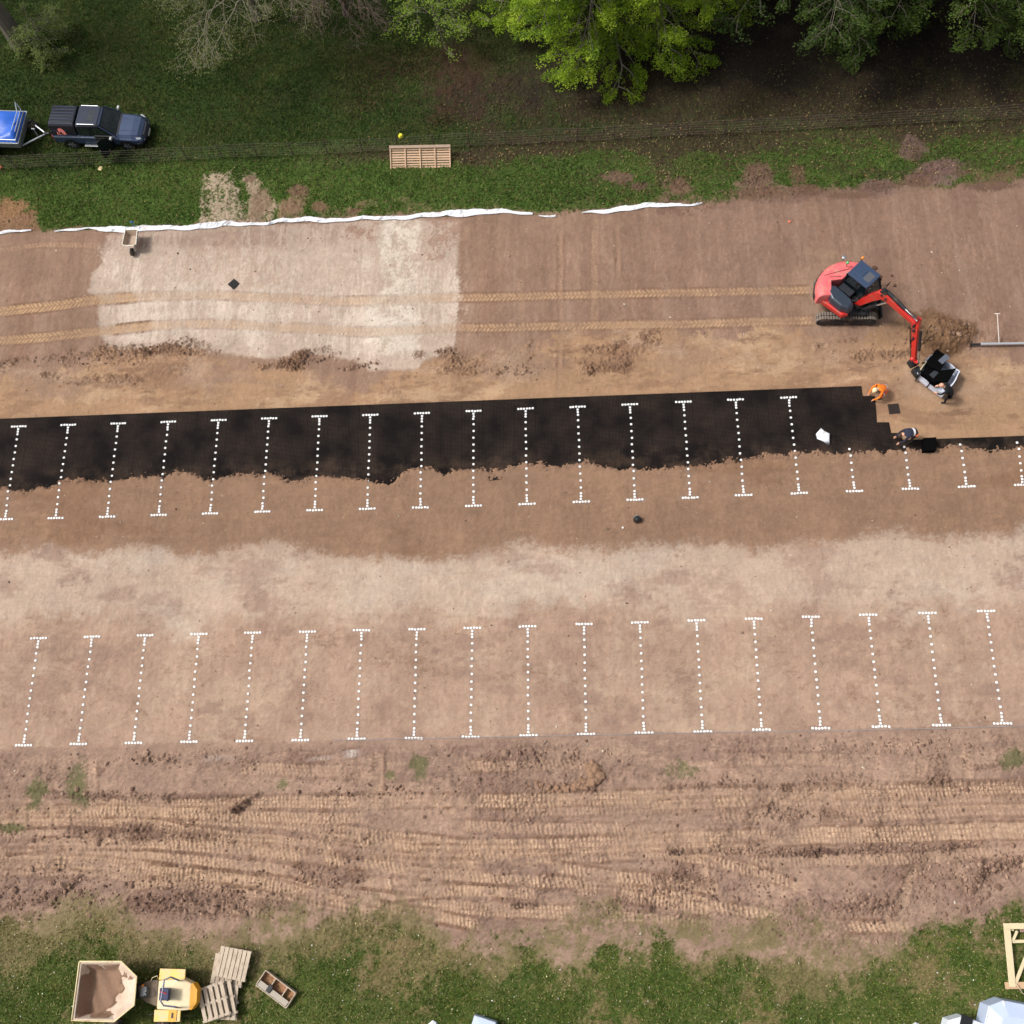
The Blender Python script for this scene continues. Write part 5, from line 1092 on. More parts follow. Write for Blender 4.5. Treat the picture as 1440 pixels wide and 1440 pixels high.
rr = [tuple(rc + (p - rc) * 1.0 + Vector((0, 0, .02))) for p in rim]; MB().tube(rr + [rr[0]], .032, 6).build('skip_rim', mat('pale yellow rim', (226, 210, 160), .6, var=.1, dirt=(190, 160, 130), dirt_amt=.3), sko)
# mud film left in the skip: covers the floor and the left, rising unevenly up the back slope
g = np.random.default_rng(4)
mx_, my_ = 34, 34; xs0 = min(p.x for p in rin); xs1 = max(p.x for p in rin); ys0 = min(p.y for p in rin); ys1 = max(p.y for p in rin)
def skz(x, y):
    """height of the inner skip surface (min over slopes)"""
    t = 0
    c2 = (fl[0] + fl[1] + fl[2] + fl[3] + fl[4] + fl[5]) / 6; d = Vector((x - c2.x, y - c2.y)); best = 0
    for i in range(6):
        a, b = fl[i], fl[(i + 1) % 6]; A_, B_ = rin[i], rin[(i + 1) % 6]; e = (b - a).xy.normalized(); nrm = Vector((-e.y, e.x))
        if nrm.dot((c2 - a).xy) > 0: nrm = -nrm
        s = nrm.dot(Vector((x, y)) - a.xy); S = nrm.dot(((A_ + B_) / 2 - a).xy)
        best = max(best, s / max(S, .08))
    return fl[0].z + (rin[0].z - fl[0].z) * max(0, best), best
vs, keep = [], []
for i in range(mx_ + 1):
    for j in range(my_ + 1):
        x = xs0 + (xs1 - xs0) * i / mx_; y = ys0 + (ys1 - ys0) * j / my_; z, bst = skz(x, y)
        u = (x - xs0) / (xs1 - xs0); edge = .60 + .10 * math.sin(y * 3 + 1) + .05 * math.sin(y * 11) + .07 * (y - (ys0 + ys1) / 2)
        ok = bst < (.93 if u < .3 else .8) and u < edge + (.12 if y > ys1 - .6 else 0); dep = .035 + .02 * g.random() if ok else -.03
        vs.append((x, y, z + dep + (.03 * math.sin(x * 9 + y * 5) if ok else 0))); keep.append(bst < .96)
fs_ = [(i * (my_ + 1) + j, (i + 1) * (my_ + 1) + j, (i + 1) * (my_ + 1) + j + 1, i * (my_ + 1) + j + 1) for i in range(mx_) for j in range(my_)]
fs_ = [f for f in fs_ if all(keep[k] for k in f)]
o = MB().add(vs, fs_).build('mud', M_soil, sko, smooth=True, label='brown mud caked on the skip floor')
for a, b, z in (((205, 1395), (278, 1395), .6),):
    pass
ch = MB(); ch.bar(D(172, 1392, .55), D(276, 1398, .55), .55, .3); ch.bar(D(236, 1372, .55), D(234, 1425, .55), .3, .2); ch.bar(D(150, 1372, .5), D(148, 1420, .5), .3, .2); ch.build('chassis', M_dark, dm, bevel=.02)
nk = MB(); nk.prism([tuple(D(*q, .9)[:2]) for q in ((194, 1388), (206, 1380), (222, 1378), (222, 1416), (206, 1410), (196, 1402))], .6, .9); nk.build('footwell', mat('footwell', (120, 104, 84), .8, dirt=(90, 80, 70), dirt_amt=.5), dm, bevel=.02)
fp = [tuple(D(*q, 1.0)[:2]) for q in ((222, 1378), (258, 1376), (270, 1382), (277, 1392), (276, 1410), (266, 1421), (254, 1422), (219, 1420))]
MB().prism(fp, .6, 1.02, top=.96).build('engine_cover', M_cream, dm, bevel=.04)
rp = [tuple(D(*q, 1.0)[:2]) for q in ((268, 1385), (272, 1382), (278, 1392), (277, 1410), (270, 1420), (266, 1420))]
MB().prism(rp, .55, 1.035).build('rear_panel', M_yel, dm, bevel=.02)
for q, nm, m in ((((225, 1362), (261, 1363), (260, 1377), (223, 1378)), 'fender', M_yel), (((217, 1420), (254, 1421), (253, 1437), (216, 1437)), 'fender', M_yel)):
    poly_ = [tuple(D(*k_, .98)[:2]) for k_ in q]; MB().prism(poly_, .90, .99).build('fender', mat('dusty yellow', (238, 200, 104), .6, var=.08, dirt=(222, 194, 150), dirt_amt=.5), dm, bevel=.02)
q = D(239, 1428, 1.0); MB().box((q.x + .1, q.y, q.z + .005), (.34, .4, .012)).build('fender_plate', M_yel, dm); MB().box((q.x + .1, q.y, q.z + .014), (.08, .2, .012)).build('fender_mark', M_black, dm)
for q in ((242, 1370, .42), (236, 1432, .42), (160, 1372, .3), (160, 1440, .3)):
    c = D(q[0], q[1], .45 if q[2] > .4 else .36); w = MB().tube([c - Vector((0, .17, 0)), c + Vector((0, .17, 0))], .44 if q[2] > .4 else .34, 22)
    for k in range(16):
        if q[2] < .4: break
        t = k * math.pi / 8; w.box((c.x + .44 * math.cos(t), c.y, c.z + .44 * math.sin(t)), (.07, .34, .06), (0, -t + math.pi / 2, 0))
    wo = w.build('wheel', M_rubber, dm); MB().tube([c - Vector((0, .18, 0)), c + Vector((0, .18, 0))], .2, 14).build('rim', M_yel, wo)
se = MB(); c = D(232, 1398, 1.15); se.box((c.x, c.y, c.z), (.44, .46, .12)); se.box((c.x + .22, c.y, c.z + .2), (.1, .44, .34), (0, .2, 0)); so = se.build('seat', mat('navy seat', (40, 48, 84), .6), dm, bevel=.04)
MB().tube([(c.x - .18, c.y + .1, c.z + .08), (c.x + .1, c.y + .02, c.z + .09)], .03, 6).build('seat_belt', mat('red belt', (170, 40, 50), .6), so)
ro = MB(); U = [D(252, 1379, 1.05), D(250, 1378, 2.0), D(240, 1374, 2.1), D(231, 1378, 2.1), D(229, 1392, 2.1), D(226, 1408, 2.1), D(230, 1414, 2.1), D(246, 1416, 2.05), D(252, 1417, 1.05)]
ro.tube(U, .034, 8); ro.build('roll_bar', mat('grey-blue roll bar', (96, 102, 122), .4, .3), dm)
st = MB(); c = D(205, 1396, 1.1); st.tube([c + Vector((-.1, 0, -.3)), c], .03, 8); P = [c + Vector((.02 + .17 * math.cos(t) * .6, .17 * math.sin(t), .17 * .4 * math.cos(t))) for t in [2 * math.pi * k / 14 for k in range(15)]]; st.tube(P, .014, 6); st.build('steering_wheel', M_black, dm)
cn = MB(); c = D(203, 1394, .95); cn.box((c.x, c.y, c.z), (.25, .35, .2)); cn.build('console', M_steel, dm, bevel=.02)
hb = MB(); hb.tube([D(212, 1380, .9), D(214, 1375, 1.1), D(221, 1372, 1.1), D(222, 1376, .9)], .012, 6); hb.build('grab_handle', M_cream, dm)
MB().tube([D(201, 1386, .85), D(201, 1386, 1.05)], .05, 8).build('amber_lamp', M_orange, dm)

# ================================================================== pallets
def pallet_proto(w, d, m, name='pallet', label='', n=7):
    o = thing(name, (0, 0, 0), 0, label, 'pallet', 'wooden pallets by the dumper')
    for k in range(n): MB().box((-w / 2 + w * (k + .5) / n, 0, .131), (w / n * (.84 if n == 7 else .66), d, .02)).build('deck_board', m, o, bevel=.003)
    for s in (-1, 0, 1):
        MB().box((0, s * (d / 2 - .05), .109), (w, .095, .02)).build('stringer', m, o)
        for q in (-1, 0, 1): MB().box((q * (w / 2 - .07), s * (d / 2 - .05), .06), (.14, .095, .078)).build('block', m, o)
        MB().box((0, s * (d / 2 - .05), .011), (w, .095, .02)).build('base_board', m, o)
    return o
c = at(328.5, 1355, .35); rz = ang((308, 1331), (354, 1340), .35)
pp = pallet_proto(1.32, 1.16, M_wood, label='top grey slatted pallet of the upper stack by the dumper'); pp.location = (c.x, c.y, .29 + hz(c.x, c.y)); pp.rotation_euler.z = rz
c2 = at(322, 1364, .2); copy_thing(pp, (c2.x, c2.y, .145 + hz(c.x, c.y)), rz + R(3), 'middle pallet of the upper stack poking out at its lower side')
copy_thing(pp, (c2.x + .02, c2.y, .0 + hz(c.x, c.y)), rz + R(-1), 'bottom pallet of the upper stack by the dumper')
c = at(302, 1408, .45)
p2 = pallet_proto(1.15, 1.3, M_wood, label='top pallet of the lower stack with wide open gaps between five boards', n=5); p2.location = (c.x, c.y, .435 + hz(c.x, c.y)); p2.rotation_euler.z = rz + R(28)
c3 = at(312, 1406, .3); copy_thing(p2, (c3.x, c3.y, .29 + hz(c.x, c.y)), rz + R(26), 'second pallet of the lower stack, shifted right under the top one')
copy_thing(p2, (c3.x + .1, c3.y - .08, .145 + hz(c.x, c.y)), rz + R(8), 'third pallet of the lower stack jutting out at its right')
copy_thing(p2, (c3.x + .02, c3.y - .05, .0 + hz(c.x, c.y)), rz + R(14), 'bottom pallet of the lower stack resting on the grass')

# ================================================================== wooden tool trough
c = at(389, 1390.5, .15); rz = ang((376, 1365.5), (416, 1396), .25)
tr_ = thing('tool_trough', (c.x, c.y, hz(c.x, c.y)), rz, 'small wooden trough with three compartments and a dark clip on grass', 'trough')
L, W = 1.55, .66
for s in (-1, 1): MB().box((0, s * W / 2, .16), (L, .03, .3)).build('side_board', M_wood, tr_); MB().box((s * L / 2, 0, .16), (.03, W - .03, .3)).build('end_board', M_wood, tr_)
for x in (-.24, .36): MB().box((x, 0, .16), (.03, W - .03, .26)).build('divider', M_wood, tr_)
MB().box((0, 0, .04), (L - .03, W - .03, .03)).build('base', mat('rusty base', (160, 116, 88), .9, var=.2), tr_)
MB().box((0, -.19, .28), (L - .1, .22, .03), (R(-12), 0, 0)).build('lid_board', mat('grey lid', (176, 166, 152), .7, var=.12), tr_)
MB().box((-.22, -.12, .32), (.2, .3, .06)).build('clip', M_black, tr_, bevel=.02)

# ================================================================== timber frame, lower right
c = at(1455, 1345); tf = thing('timber_frame', (c.x, c.y, hz(c.x, c.y)), 0, 'pale new timber frame with cross braces at the right edge of the grass', 'timber frame')
def T_(u, v, z): p = at(u, v, z); return Vector((p.x - c.x, p.y - c.y, z))
MB().bar(T_(1415, 1299, .3), T_(1423.5, 1388, .3), .25, .06).build('post', M_wood2, tf, bevel=.01)
MB().bar(T_(1498, 1299, .3), T_(1506, 1388, .3), .25, .06).build('post', M_wood2, tf, bevel=.01)
MB().bar(T_(1411, 1302.5, .365), T_(1505, 1301, .365), .22, .06).build('top_beam', M_wood2, tf, bevel=.01)
MB().bar(T_(1413, 1386, .22), T_(1510, 1384, .22), .25, .06).build('bottom_beam', mat('darker timber', (196, 164, 130), .8, var=.15), tf, bevel=.01)
MB().bar(T_(1420, 1324, .2), T_(1500, 1322, .2), .12, .05).build('rail', M_wood2, tf, bevel=.01)
MB().bar(T_(1450, 1326, .25), T_(1427, 1384, .25), .13, .05).build('brace', M_wood2, tf, bevel=.01)
MB().bar(T_(1430, 1309, .25), T_(1424, 1323, .25), .1, .05).build('brace', M_wood2, tf, bevel=.01)
for q in ((1420, 1305), (1424, 1380), (1500, 1305), (1505, 1380)): w_ = T_(*q, .1); MB().box((w_.x, w_.y, .1), (.2, .2, .2)).build('foot_block', M_wood2, tf)
MB().box((T_(1450, 1308, .1).x, T_(1450, 1308, .1).y, .24), (1.0, .12, .03)).build('inner_board', mat('reddish board', (150, 120, 106), .85), tf)
p = at(1428, 1384, .3); pts = [(0, 0, .36), (.06, -.08, .37), (.16, -.2, .3), (.3, -.36, .1), (.45, -.4, .06)]; o = MB().tube(pts, .022, 6).build('rope', mat('beige rope', (214, 190, 160), .9), loc=(p.x, p.y, 0)); tag(o, 'short beige rope hanging over the foot of the timber frame', 'rope')

# ================================================================== pale covered things on the bottom edge
M_cov = mat('pale blue-white cover', (186, 200, 226), .5, var=.06, scale=1.5, bump=.3)
def covered(name, foot, z, ridge, label, cat, m=M_cov):
    P = [at(*q, z) for q in foot]; cc = sum(P, Vector()) / len(P); c0 = Vector((cc.x, cc.y, 0)); b = MB(); n = len(P)
    L0 = [(p.x - cc.x, p.y - cc.y, 0.02) for p in P]; L0 = [(x * 1.04, y * 1.04, z0) for x, y, z0 in L0]; L1 = [(p.x - cc.x, p.y - cc.y, z) for p in P]; L2 = [((p.x - cc.x) * .45, (p.y - cc.y) * .35, z + ridge) for p in P]
    b.loft([L0, L1, L2]); t = thing(name, (c0.x, c0.y, hz(c0.x, c0.y)), 0, label, cat); b.build('cover', m, t, bevel=.02)
    return t, L0, L1
t1, _, L1 = covered('covered_load', [(1411, 1407), (1391, 1414.5), (1384, 1446), (1404, 1482), (1462, 1478), (1470, 1418)], .9, .22, 'large pale blue-white sheeted load at the bottom right corner', 'covered load')
MB().tube([(*L1[0][:2], .93), (L1[0][0] - .02, L1[0][1] - 1.0, 1.0)], .03, 6).tube([(*L1[1][:2], .92), (*L1[2][:2], .93)], .02, 6).build('hem', mat('white hem', (228, 232, 238), .6), t1)
t2, _, L1 = covered('covered_crate', [(1354, 1429), (1334, 1434.5), (1330, 1452), (1372, 1462), (1384, 1440)], .7, .05, 'smaller white covered crate with a dark opening beside the large sheeted load', 'covered crate', mat('white cover', (218, 224, 234), .5))
MB().box((.12, .18, .75), (.42, .4, .05), (0, 0, R(-22))).build('opening', M_black, t2)
t3, _, L1 = covered('sheeted_panel', [(667, 1428), (661, 1448), (700, 1456), (697, 1438)], .5, .02, 'pale blue sheeted box just cut by the middle of the bottom edge', 'covered box')
MB().tube([L1[0], L1[3]], .02, 6).build('hem', mat('grey hem', (170, 178, 190), .5), t3)
p = at(1271, 1440); ft = thing('flag_post', (p.x, p.y, hz(p.x, p.y)), 0, 'thin white post with a small white flag on the lower grass', 'flag post')
MB().tube([(0, 0, 0), (0, 0, .9)], .025, 8).build('pole', mat('white pole', (232, 236, 232), .6), ft); MB().add([(0, 0, .9), (.26, .02, .82), (0, 0, .74)], [(0, 1, 2)]).build('flag', mat('white flag', (232, 240, 236), .6), ft)
small('white_sack', (610, 1443), mat('white scrap two', (225, 232, 236), .6), 'small white crumpled bag peeping in at the bottom edge', 'bag', .2, .2, 31)
small('white_tub', (1288, 1443), mat('white tub', (215, 222, 226), .6), 'small pale tub at the bottom edge right of the flag post', 'tub', .16, .2, 33)
# ================================================================== people
M_skin = mat('skin', (206, 156, 130), .6, var=.05); M_hivo = mat('orange hi-vis cloth', (255, 132, 36), .7, var=.08, scale=9); M_hivt = mat('orange hi-vis trousers', (250, 120, 70), .75, var=.1)
M_navyc = mat('navy work cloth', (34, 38, 58), .85, var=.2); M_blkc = mat('black work cloth', (18, 19, 24), .85, var=.25); M_boot = mat('work boot', (44, 36, 32), .8, var=.2)
M_refl = mat('reflective band', (232, 232, 236), .35, var=.03); M_hair = mat('brown hair', (64, 46, 36), .8, var=.3, bump=.5, scale=20); M_blond = mat('light cap', (238, 214, 170), .7)
def person(loc, rz, J, label, m_top, m_low, hair_m, cap=False, extras=()):
    """J: joint positions in the figure's frame (+x the way it faces). One skinned mesh for the body."""
    vs, rs, es, mt, ix = [], [], [], [], {}
    def v(n, p, r): ix[n] = len(vs); vs.append(Vector(p)); rs.append(r)
    def e(a, b, m): es.append((ix[a], ix[b])); mt.append(m)
    H, K, A, T = 'lr', 'k', 'a', 't'
    v('pelvis', J['pelvis'], .17); v('waist', Vector(J['pelvis']).lerp(Vector(J['chest']), .45), .16); v('chest', J['chest'], .175); v('neck', J['neck'], .062); v('head', J['head'], .098)
    hd = (Vector(J['head']) - Vector(J['neck'])).normalized(); v('crown', Vector(J['head']) + hd * .10, .075)
    e('pelvis', 'waist', 1); e('waist', 'chest', 0); e('chest', 'neck', 0); e('neck', 'head', 2); e('head', 'crown', 2)
    for s in 'lr':
        v('sh' + s, J['sh' + s], .075); v('el' + s, J['el' + s], .048); v('wr' + s, J['wr' + s], .032)
        e('chest', 'sh' + s, 0); e('sh' + s, 'el' + s, 0); e('el' + s, 'wr' + s, 0)
        d = (Vector(J['wr' + s]) - Vector(J['el' + s])).normalized(); palm = Vector(J['wr' + s]) + d * .07; v('pa' + s, palm, .036); e('wr' + s, 'pa' + s, 2)
        sdv = d.cross(Vector((0, 0, 1))); sdv = sdv.normalized() if sdv.length > .1 else Vector((0, 1, 0))
        for q, (o_, ln) in enumerate(((-.030, .062), (-.010, .078), (.010, .072), (.030, .055))):
            a = palm + sdv * o_ + d * .035; b_ = a + d * ln * .5; c_ = b_ + (d * .6 + Vector((0, 0, -.6))).normalized() * ln * .5
            v(f'f{s}{q}a', a, .010); v(f'f{s}{q}b', b_, .009); v(f'f{s}{q}c', c_, .008); e('pa' + s, f'f{s}{q}a', 2); e(f'f{s}{q}a', f'f{s}{q}b', 2); e(f'f{s}{q}b', f'f{s}{q}c', 2)
        tb = palm - d * .04 + sdv * (.035 if s == 'l' else -.035); v('th' + s, tb + d * .03 + sdv * (.025 if s == 'l' else -.025), .011); v('ti' + s, tb + d * .065 + sdv * (.03 if s == 'l' else -.03), .009); e('wr' + s, 'th' + s, 2); e('th' + s, 'ti' + s, 2)
        v('hp' + s, J['hp' + s], .115); v('kn' + s, J['kn' + s], .072); v('an' + s, J['an' + s], .05); v('to' + s, J['to' + s], .042)
        e('pelvis', 'hp' + s, 1); e('hp' + s, 'kn' + s, 1); e('kn' + s, 'an' + s, 1); e('an' + s, 'to' + s, 3)
    me = bpy.data.meshes.new('body'); me.from_pydata([tuple(p) for p in vs], es, []); tmp = bpy.data.objects.new('tmp', me); COL.link(tmp)
    sm = tmp.modifiers.new('skin', 'SKIN'); sm.use_smooth_shade = True
    for i, r in enumerate(rs): me.skin_vertices[0].data[i].radius = (r, r)
    me.skin_vertices[0].data[0].use_root = True
    ss_ = tmp.modifiers.new('sub', 'SUBSURF'); ss_.levels = ss_.render_levels = 1
    bpy.context.view_layer.update(); dg = bpy.context.evaluated_depsgraph_get(); nm = bpy.data.meshes.new_from_object(tmp.evaluated_get(dg)); bpy.data.objects.remove(tmp)
    nm.name = 'body'; nm.materials.clear()
    for m in (m_top, m_low, M_skin, M_boot): nm.materials.append(m)
    for p in nm.polygons:
        c = p.center; best, bm = 9, 0
        for (a, b), m in zip(es, mt):
            A, B = vs[a], vs[b]; t = max(0, min(1, (c - A).dot(B - A) / max(1e-9, (B - A).length_squared))); d = (c - A.lerp(B, t)).length - (rs[a] * (1 - t) + rs[b] * t)
            if d < best: best, bm = d, m
        p.material_index = bm; p.use_smooth = True
    root = thing('person', loc, rz, label, 'person'); bo = bpy.data.objects.new('body', nm); COL.link(bo); bo.parent = root
    h = Vector(J['head']); f = Vector((1, 0, 0)); side_ = hd.cross(f).normalized() if abs(hd.x) < .95 else Vector((0, 1, 0)); face = side_.cross(hd).normalized()
    if face.z > 0.2 and hd.x > .3: face = -face
    hm_ = MB(); c = h + hd * .045 - face * .02; hm_.ball(tuple(c), (.115, .108, .112) if not cap else (.125, .12, .115), 14, 10)
    if cap: hm_.ball(tuple(h + hd * .06 + face * .10), (.09, .09, .02), 12, 6)
    hm_.build('hair' if not cap else 'cap', hair_m, root, smooth=True)
    fm = MB(); fm.ball(tuple(h + face * .10), (.022, .018, .03), 8, 6)
    for s in (-1, 1): fm.ball(tuple(h + side_ * .10 * s), (.02, .016, .032), 8, 6); fm.ball(tuple(h + face * .088 + side_ * .035 * s + hd * .02), (.012, .012, .01), 8, 6)
    fm.ball(tuple(h + face * .088 - hd * .045), (.012, .025, .008), 8, 6); fm.build('face', M_skin, root, smooth=True)
    for nm_, mb, m in extras: mb.build(nm_, m, root, smooth=True)
    return root
def band(a, b, t, r, w=.05):
    a, b = Vector(a), Vector(b); c = a.lerp(b, t); d = (b - a).normalized(); return MB().tube([c - d * w / 2, c + d * w / 2], r, 20, cap=False)
# man in orange, squatting at the mat's edge with both hands down on it
pa = at(1236, 566); q1 = at(1226, 563.5); fa = math.atan2(at(1223, 563).y - at(1241, 556).y, at(1223, 563).x - at(1241, 556).x)
ptA = at(1235, 555)
JA = dict(pelvis=(-.30, 0, .50), chest=(.10, 0, .80), neck=(.27, 0, .86), head=(.38, 0, .86), shl=(.12, .19, .82), shr=(.12, -.19, .82), ell=(.24, .32, .55), elr=(.26, -.30, .55), wrl=(.40, .22, .20), wrr=(.42, -.18, .20),
          hpl=(-.24, .12, .46), hpr=(-.24, -.12, .46), knl=(.15, .27, .52), knr=(.05, -.24, .10), anl=(-.02, .2, .10), anr=(-.38, -.18, .10), tol=(.16, .22, .05), tor=(-.48, -.18, .04))
A_ = person((ptA.x, ptA.y, ground_z(ptA.x, ptA.y)), fa, JA, 'person in bright orange hi-vis clothes crouching with both hands on the black mat', M_hivo, M_hivt, M_blond, True,
       [('reflective_band', band(JA['pelvis'], JA['chest'], .55, .185), M_refl), ('reflective_band', band(JA['hpl'], JA['knl'], .7, .11), M_refl)])
# man in navy, bent double at the corner of the mat
ptB = at(1277, 618); fb = math.atan2(at(1254, 618).y - at(1278, 612).y, at(1254, 618).x - at(1278, 612).x)
JB = dict(pelvis=(-.12, 0, .90), chest=(.32, 0, .98), neck=(.50, 0, .94), head=(.60, 0, .88), shl=(.34, .19, .94), shr=(.34, -.19, .94), ell=(.46, .24, .66), elr=(.48, -.24, .66), wrl=(.62, .2, .42), wrr=(.64, -.18, .40),
          hpl=(-.10, .11, .84), hpr=(-.10, -.11, .84), knl=(.02, .16, .47), knr=(-.06, -.17, .47), anl=(-.02, .19, .09), anr=(-.16, -.19, .09), tol=(.14, .21, .04), tor=(.0, -.21, .04))
person((ptB.x, ptB.y, ground_z(ptB.x, ptB.y)), fb, JB, 'person in navy workwear with white reflective band bending over the mat corner', M_navyc, mat('dark brown trousers', (60, 48, 46), .85), M_hair, False,
       [('reflective_band', band(JB['pelvis'], JB['chest'], .45, .186, .10), M_refl), ('hi_vis_patch', MB().ball((-.10, .17, .84), (.10, .06, .07)), M_hivt)])
# man in black leaning over the load
ptC = at(1328, 563); fcg = math.atan2(at(1306, 553).y - at(1324, 562).y, at(1306, 553).x - at(1324, 562).x) 
JC = dict(pelvis=(-.04, 0, .92), chest=(.28, 0, 1.20), neck=(.44, 0, 1.30), head=(.54, 0, 1.35), shl=(.28, .2, 1.24), shr=(.28, -.2, 1.24), ell=(.46, .3, 1.06), elr=(.46, -.28, 1.06), wrl=(.62, .24, 1.0), wrr=(.60, -.2, .98),
          hpl=(-.04, .11, .86), hpr=(-.04, -.11, .86), knl=(.06, .14, .48), knr=(-.08, -.14, .48), anl=(.0, .16, .09), anr=(-.28, -.16, .09), tol=(.16, .18, .04), tor=(-.13, -.18, .04))
person((ptC.x, ptC.y, ground_z(ptC.x, ptC.y)), R(165), JC, 'person dressed all in black leaning over the load of black tiles on the forks', M_blkc, M_blkc, M_skin)

# ================================================================== trees
M_leafm = attr_mat('leaf', .55, 0, transl=.40, spec=.3); M_bark = mat('grey bark', (112, 104, 92), .9, var=.25, scale=4, bump=.8)
M_twig = mat('pale twig', (126, 120, 100), .85, var=.2)
def tree(loc, height, rad, n_limb, nleaf, lsize, pal, label, seed, z0=.25, bark=M_bark, tr=.35, spray_r=.55, droop=.25, azr=None, lean=(0, 0), nsub=7, flat=.3, grp=None, twig_r=.012, dens_low=1.0, up=.35, name='tree'):
    g = np.random.default_rng(seed); root = thing(name, loc, 0, label, 'tree', grp); tb = MB(); top = Vector((lean[0], lean[1], height))
    def tp(t): return Vector((lean[0] * t, lean[1] * t, height * t)) + Vector((math.sin(t * 5 + seed) * .2, math.cos(t * 4 + seed) * .2, 0)) * t
    tb.tube([tp(t) for t in np.linspace(-.01, .95, 10)], [tr * (1.25 - t) ** 1.2 if t > 0.03 else tr * 1.5 for t in np.linspace(-.01, .95, 10)], 12)
    tips = []
    for i in range(n_limb):
        u = (i + .5) / n_limb; t = z0 + (.93 - z0) * u; az = i * 2.39996 + g.normal(0, .25)
        if azr: az = g.uniform(*azr)
        prof = math.sin(math.pi * (.20 + .62 * u)) ** .6; L = rad * prof * g.uniform(.75, 1.12); b = tp(t); d = Vector((math.cos(az), math.sin(az), 0))
        pts = [b]; nn = 6
        for k in range(1, nn + 1):
            f = k / nn; pts.append(b + d * L * f + Vector((g.normal(0, .12), g.normal(0, .12), L * (up * f - (up + droop) * f * f) + g.normal(0, .08))))
        lr = tr * .32 * (1.1 - u); tb.tube(pts, [max(.012, lr * (1 - .88 * k / nn)) for k in range(nn + 1)], 6)
        for j in range(nsub):
            f = .25 + .75 * (j + g.random()) / nsub; k = min(nn - 1, int(f * nn)); p = pts[k].lerp(pts[k + 1], f * nn - k)
            sa = az + (1 if j % 2 else -1) * g.uniform(.4, 1.2); sl = L * .38 * (1.25 - f) * g.uniform(.7, 1.3); dd = Vector((math.cos(sa), math.sin(sa), g.uniform(-.25, .25) - droop * .5))
            q1_ = p + dd * sl * .5 + Vector((0, 0, .06)); q2 = p + dd * sl + Vector((0, 0, -.12 * sl)); tb.tube([p, q1_, q2], [max(.01, lr * .3), max(.008, lr * .18), .006 + twig_r * .3], 4, cap=False)
            for w in range(3):
                ta = sa + g.normal(0, .8); ff = g.uniform(.35, 1); s0 = p.lerp(q2, ff); tl_ = g.uniform(.3, .8) * spray_r * 1.6; s1 = s0 + Vector((math.cos(ta), math.sin(ta), g.uniform(-.4, .2))) * tl_; tb.tube([s0, s1], [twig_r, twig_r * .5], 3, cap=False); tips.append((s0.lerp(s1, .75), ta))
            tips.append((q2, sa))
        tips.append((pts[-1], az))
    tb.build('trunk', bark, root)
    if nleaf:
        T = np.array([tuple(p) for p, _ in tips]); A = np.array([a for _, a in tips]); m = len(T); wgt = np.exp(g.normal(0, .5, m)); wgt /= wgt.sum(); k = g.choice(m, nleaf, p=wgt); cz = g.normal(0, .12, m)
        rr = np.sqrt(g.random(nleaf)) * spray_r * (.7 + .6 * g.random(m))[k]; th = g.uniform(0, 6.283, nleaf)
        lx = rr * np.cos(th) * 1.3; ly = rr * np.sin(th) * .7; ca, sa = np.cos(A[k]), np.sin(A[k])
        tilt = g.normal(0, .25, m)[k]; P = T[k] + np.stack([lx * ca - ly * sa, lx * sa + ly * ca, -.35 * droop * lx - .5 * rr * rr * droop / spray_r + tilt * ly + g.normal(0, .05, nleaf)], 1)
        s = lsize * g.uniform(.55, 1.25, nleaf); a = g.uniform(0, 6.283, nleaf); nrm = np.stack([g.normal(0, flat, nleaf), g.normal(0, flat, nleaf), np.ones(nleaf)], 1); nrm /= np.linalg.norm(nrm, axis=1)[:, None]
        u = np.stack([np.cos(a), np.sin(a), np.zeros(nleaf)], 1); u -= nrm * (u * nrm).sum(1)[:, None]; u /= np.linalg.norm(u, axis=1)[:, None]; w_ = np.cross(nrm, u)
        V = np.stack([P - u * s[:, None] * .5, P + w_ * s[:, None] * .32, P + u * s[:, None] * .5, P - w_ * s[:, None] * .32], 1).reshape(-1, 3)
        Pl = np.array([lin(c) * KALB for c in pal]); t = np.clip(.5 + g.normal(0, .22, m)[k] + g.normal(0, .15, nleaf), 0, .999) * (len(pal) - 1); i = t.astype(int); fr = (t - i)[:, None]; C = Pl[i] * (1 - fr) + Pl[np.minimum(i + 1, len(pal) - 1)] * fr
        np_mesh('crown', V, np.arange(len(V)).reshape(-1, 4), M_leafm, np.repeat(C, 4, 0), parent=root)
    return root
def tl3(u, v, z):  # where the trunk stands if its axis shows at (u,v) at height z
    p = at(u, v, z); return (p.x, p.y, hz(p.x, p.y) - .1)
BR = [(86, 116, 30), (116, 148, 34), (146, 178, 42), (176, 206, 52), (202, 226, 78)]
tree(tl3(862, -92, 4), 14, 8.0, 62, 320000, .095, BR, 'large bright lime-green beech in fresh leaf at the centre of the top edge', 21, z0=.10, tr=.45, spray_r=.44, droop=.30, nsub=13)
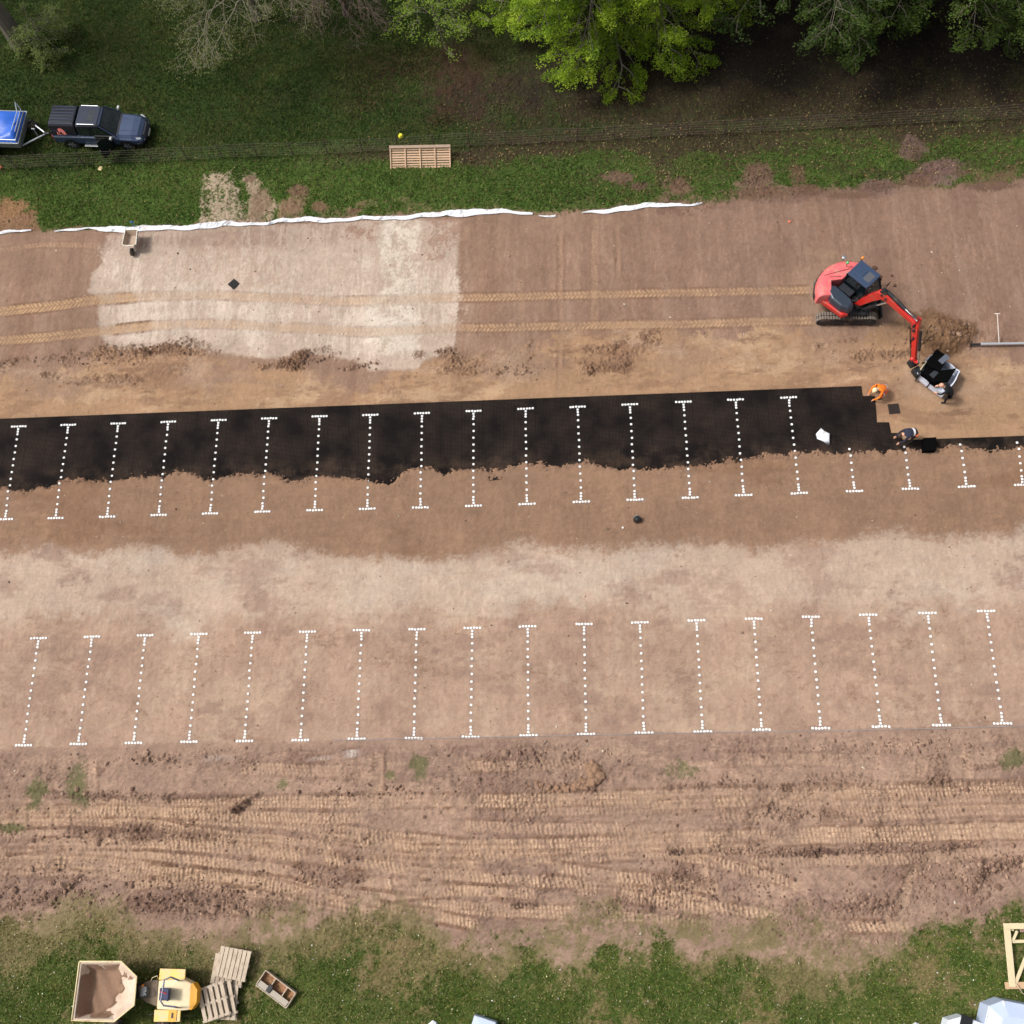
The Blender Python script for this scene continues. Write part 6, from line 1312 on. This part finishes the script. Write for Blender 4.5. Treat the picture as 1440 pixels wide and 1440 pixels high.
tree(tl3(606, -16, 3), 4.6, 2.5, 18, 3600, .11, [(120, 150, 44), (150, 180, 58), (128, 150, 60)], 'thin sapling with sparse yellow-green leaves left of the bright beech', 22, z0=.2, tr=.07, spray_r=.38, droop=.2, nsub=4)
DG = [(48, 66, 28), (66, 88, 34), (84, 108, 42), (104, 128, 54)]
tree(tl3(1160, -95, 4), 12, 7.4, 44, 120000, .11, DG, 'dark olive-green tree right of the bright beech', 23, z0=.12, tr=.35, spray_r=.45, droop=.25, nsub=11)
tree(tl3(1330, -105, 4), 12, 7.8, 44, 110000, .11, DG[1:] + [(110, 140, 52)], 'olive-green tree with lighter tips near the top right corner', 24, z0=.12, tr=.35, spray_r=.45, droop=.25, nsub=11)
tree(tl3(330, -55, 4), 9, 5.8, 36, 15000, .09, [(96, 100, 56), (120, 124, 70), (130, 136, 78)], 'nearly bare tree with pale twigs and sparse olive buds at the top left', 25, z0=.15, bark=M_twig, tr=.2, spray_r=.5, droop=.15, nsub=11, twig_r=.010, up=.2)
tree(tl3(470, -40, 3), 7, 4.2, 30, 2500, .08, [(96, 84, 66), (112, 100, 74)], 'leafless brown-twigged shrub beside the nearly bare tree', 26, z0=.08, bark=mat('mauve twig', (104, 88, 80), .9), tr=.14, spray_r=.5, droop=.05, nsub=11, twig_r=.009, up=.5, name='bare_shrub')
tree(tl3(24, 52, .5), 14, 4.0, 16, 3500, .12, [(84, 104, 48), (110, 130, 62)], 'thick grey-trunked tree at the top left corner', 27, z0=.35, tr=.42, spray_r=.5, droop=.1, nsub=5, lean=(-1.2, 1.0))
tree(tl3(50, 45, 1.4), 2.6, 1.5, 16, 5200, .10, [(88, 104, 46), (116, 134, 60), (134, 150, 74)], 'small sparse sapling with olive-green leaves at the foot of the grey trunk', 28, z0=.1, tr=.05, spray_r=.3, droop=.3, nsub=4)
tree(tl3(1470, -130, 5), 12, 5.5, 30, 40000, .13, DG, 'dark tree cut off by the top right corner', 29, z0=.2, tr=.3, spray_r=.6)
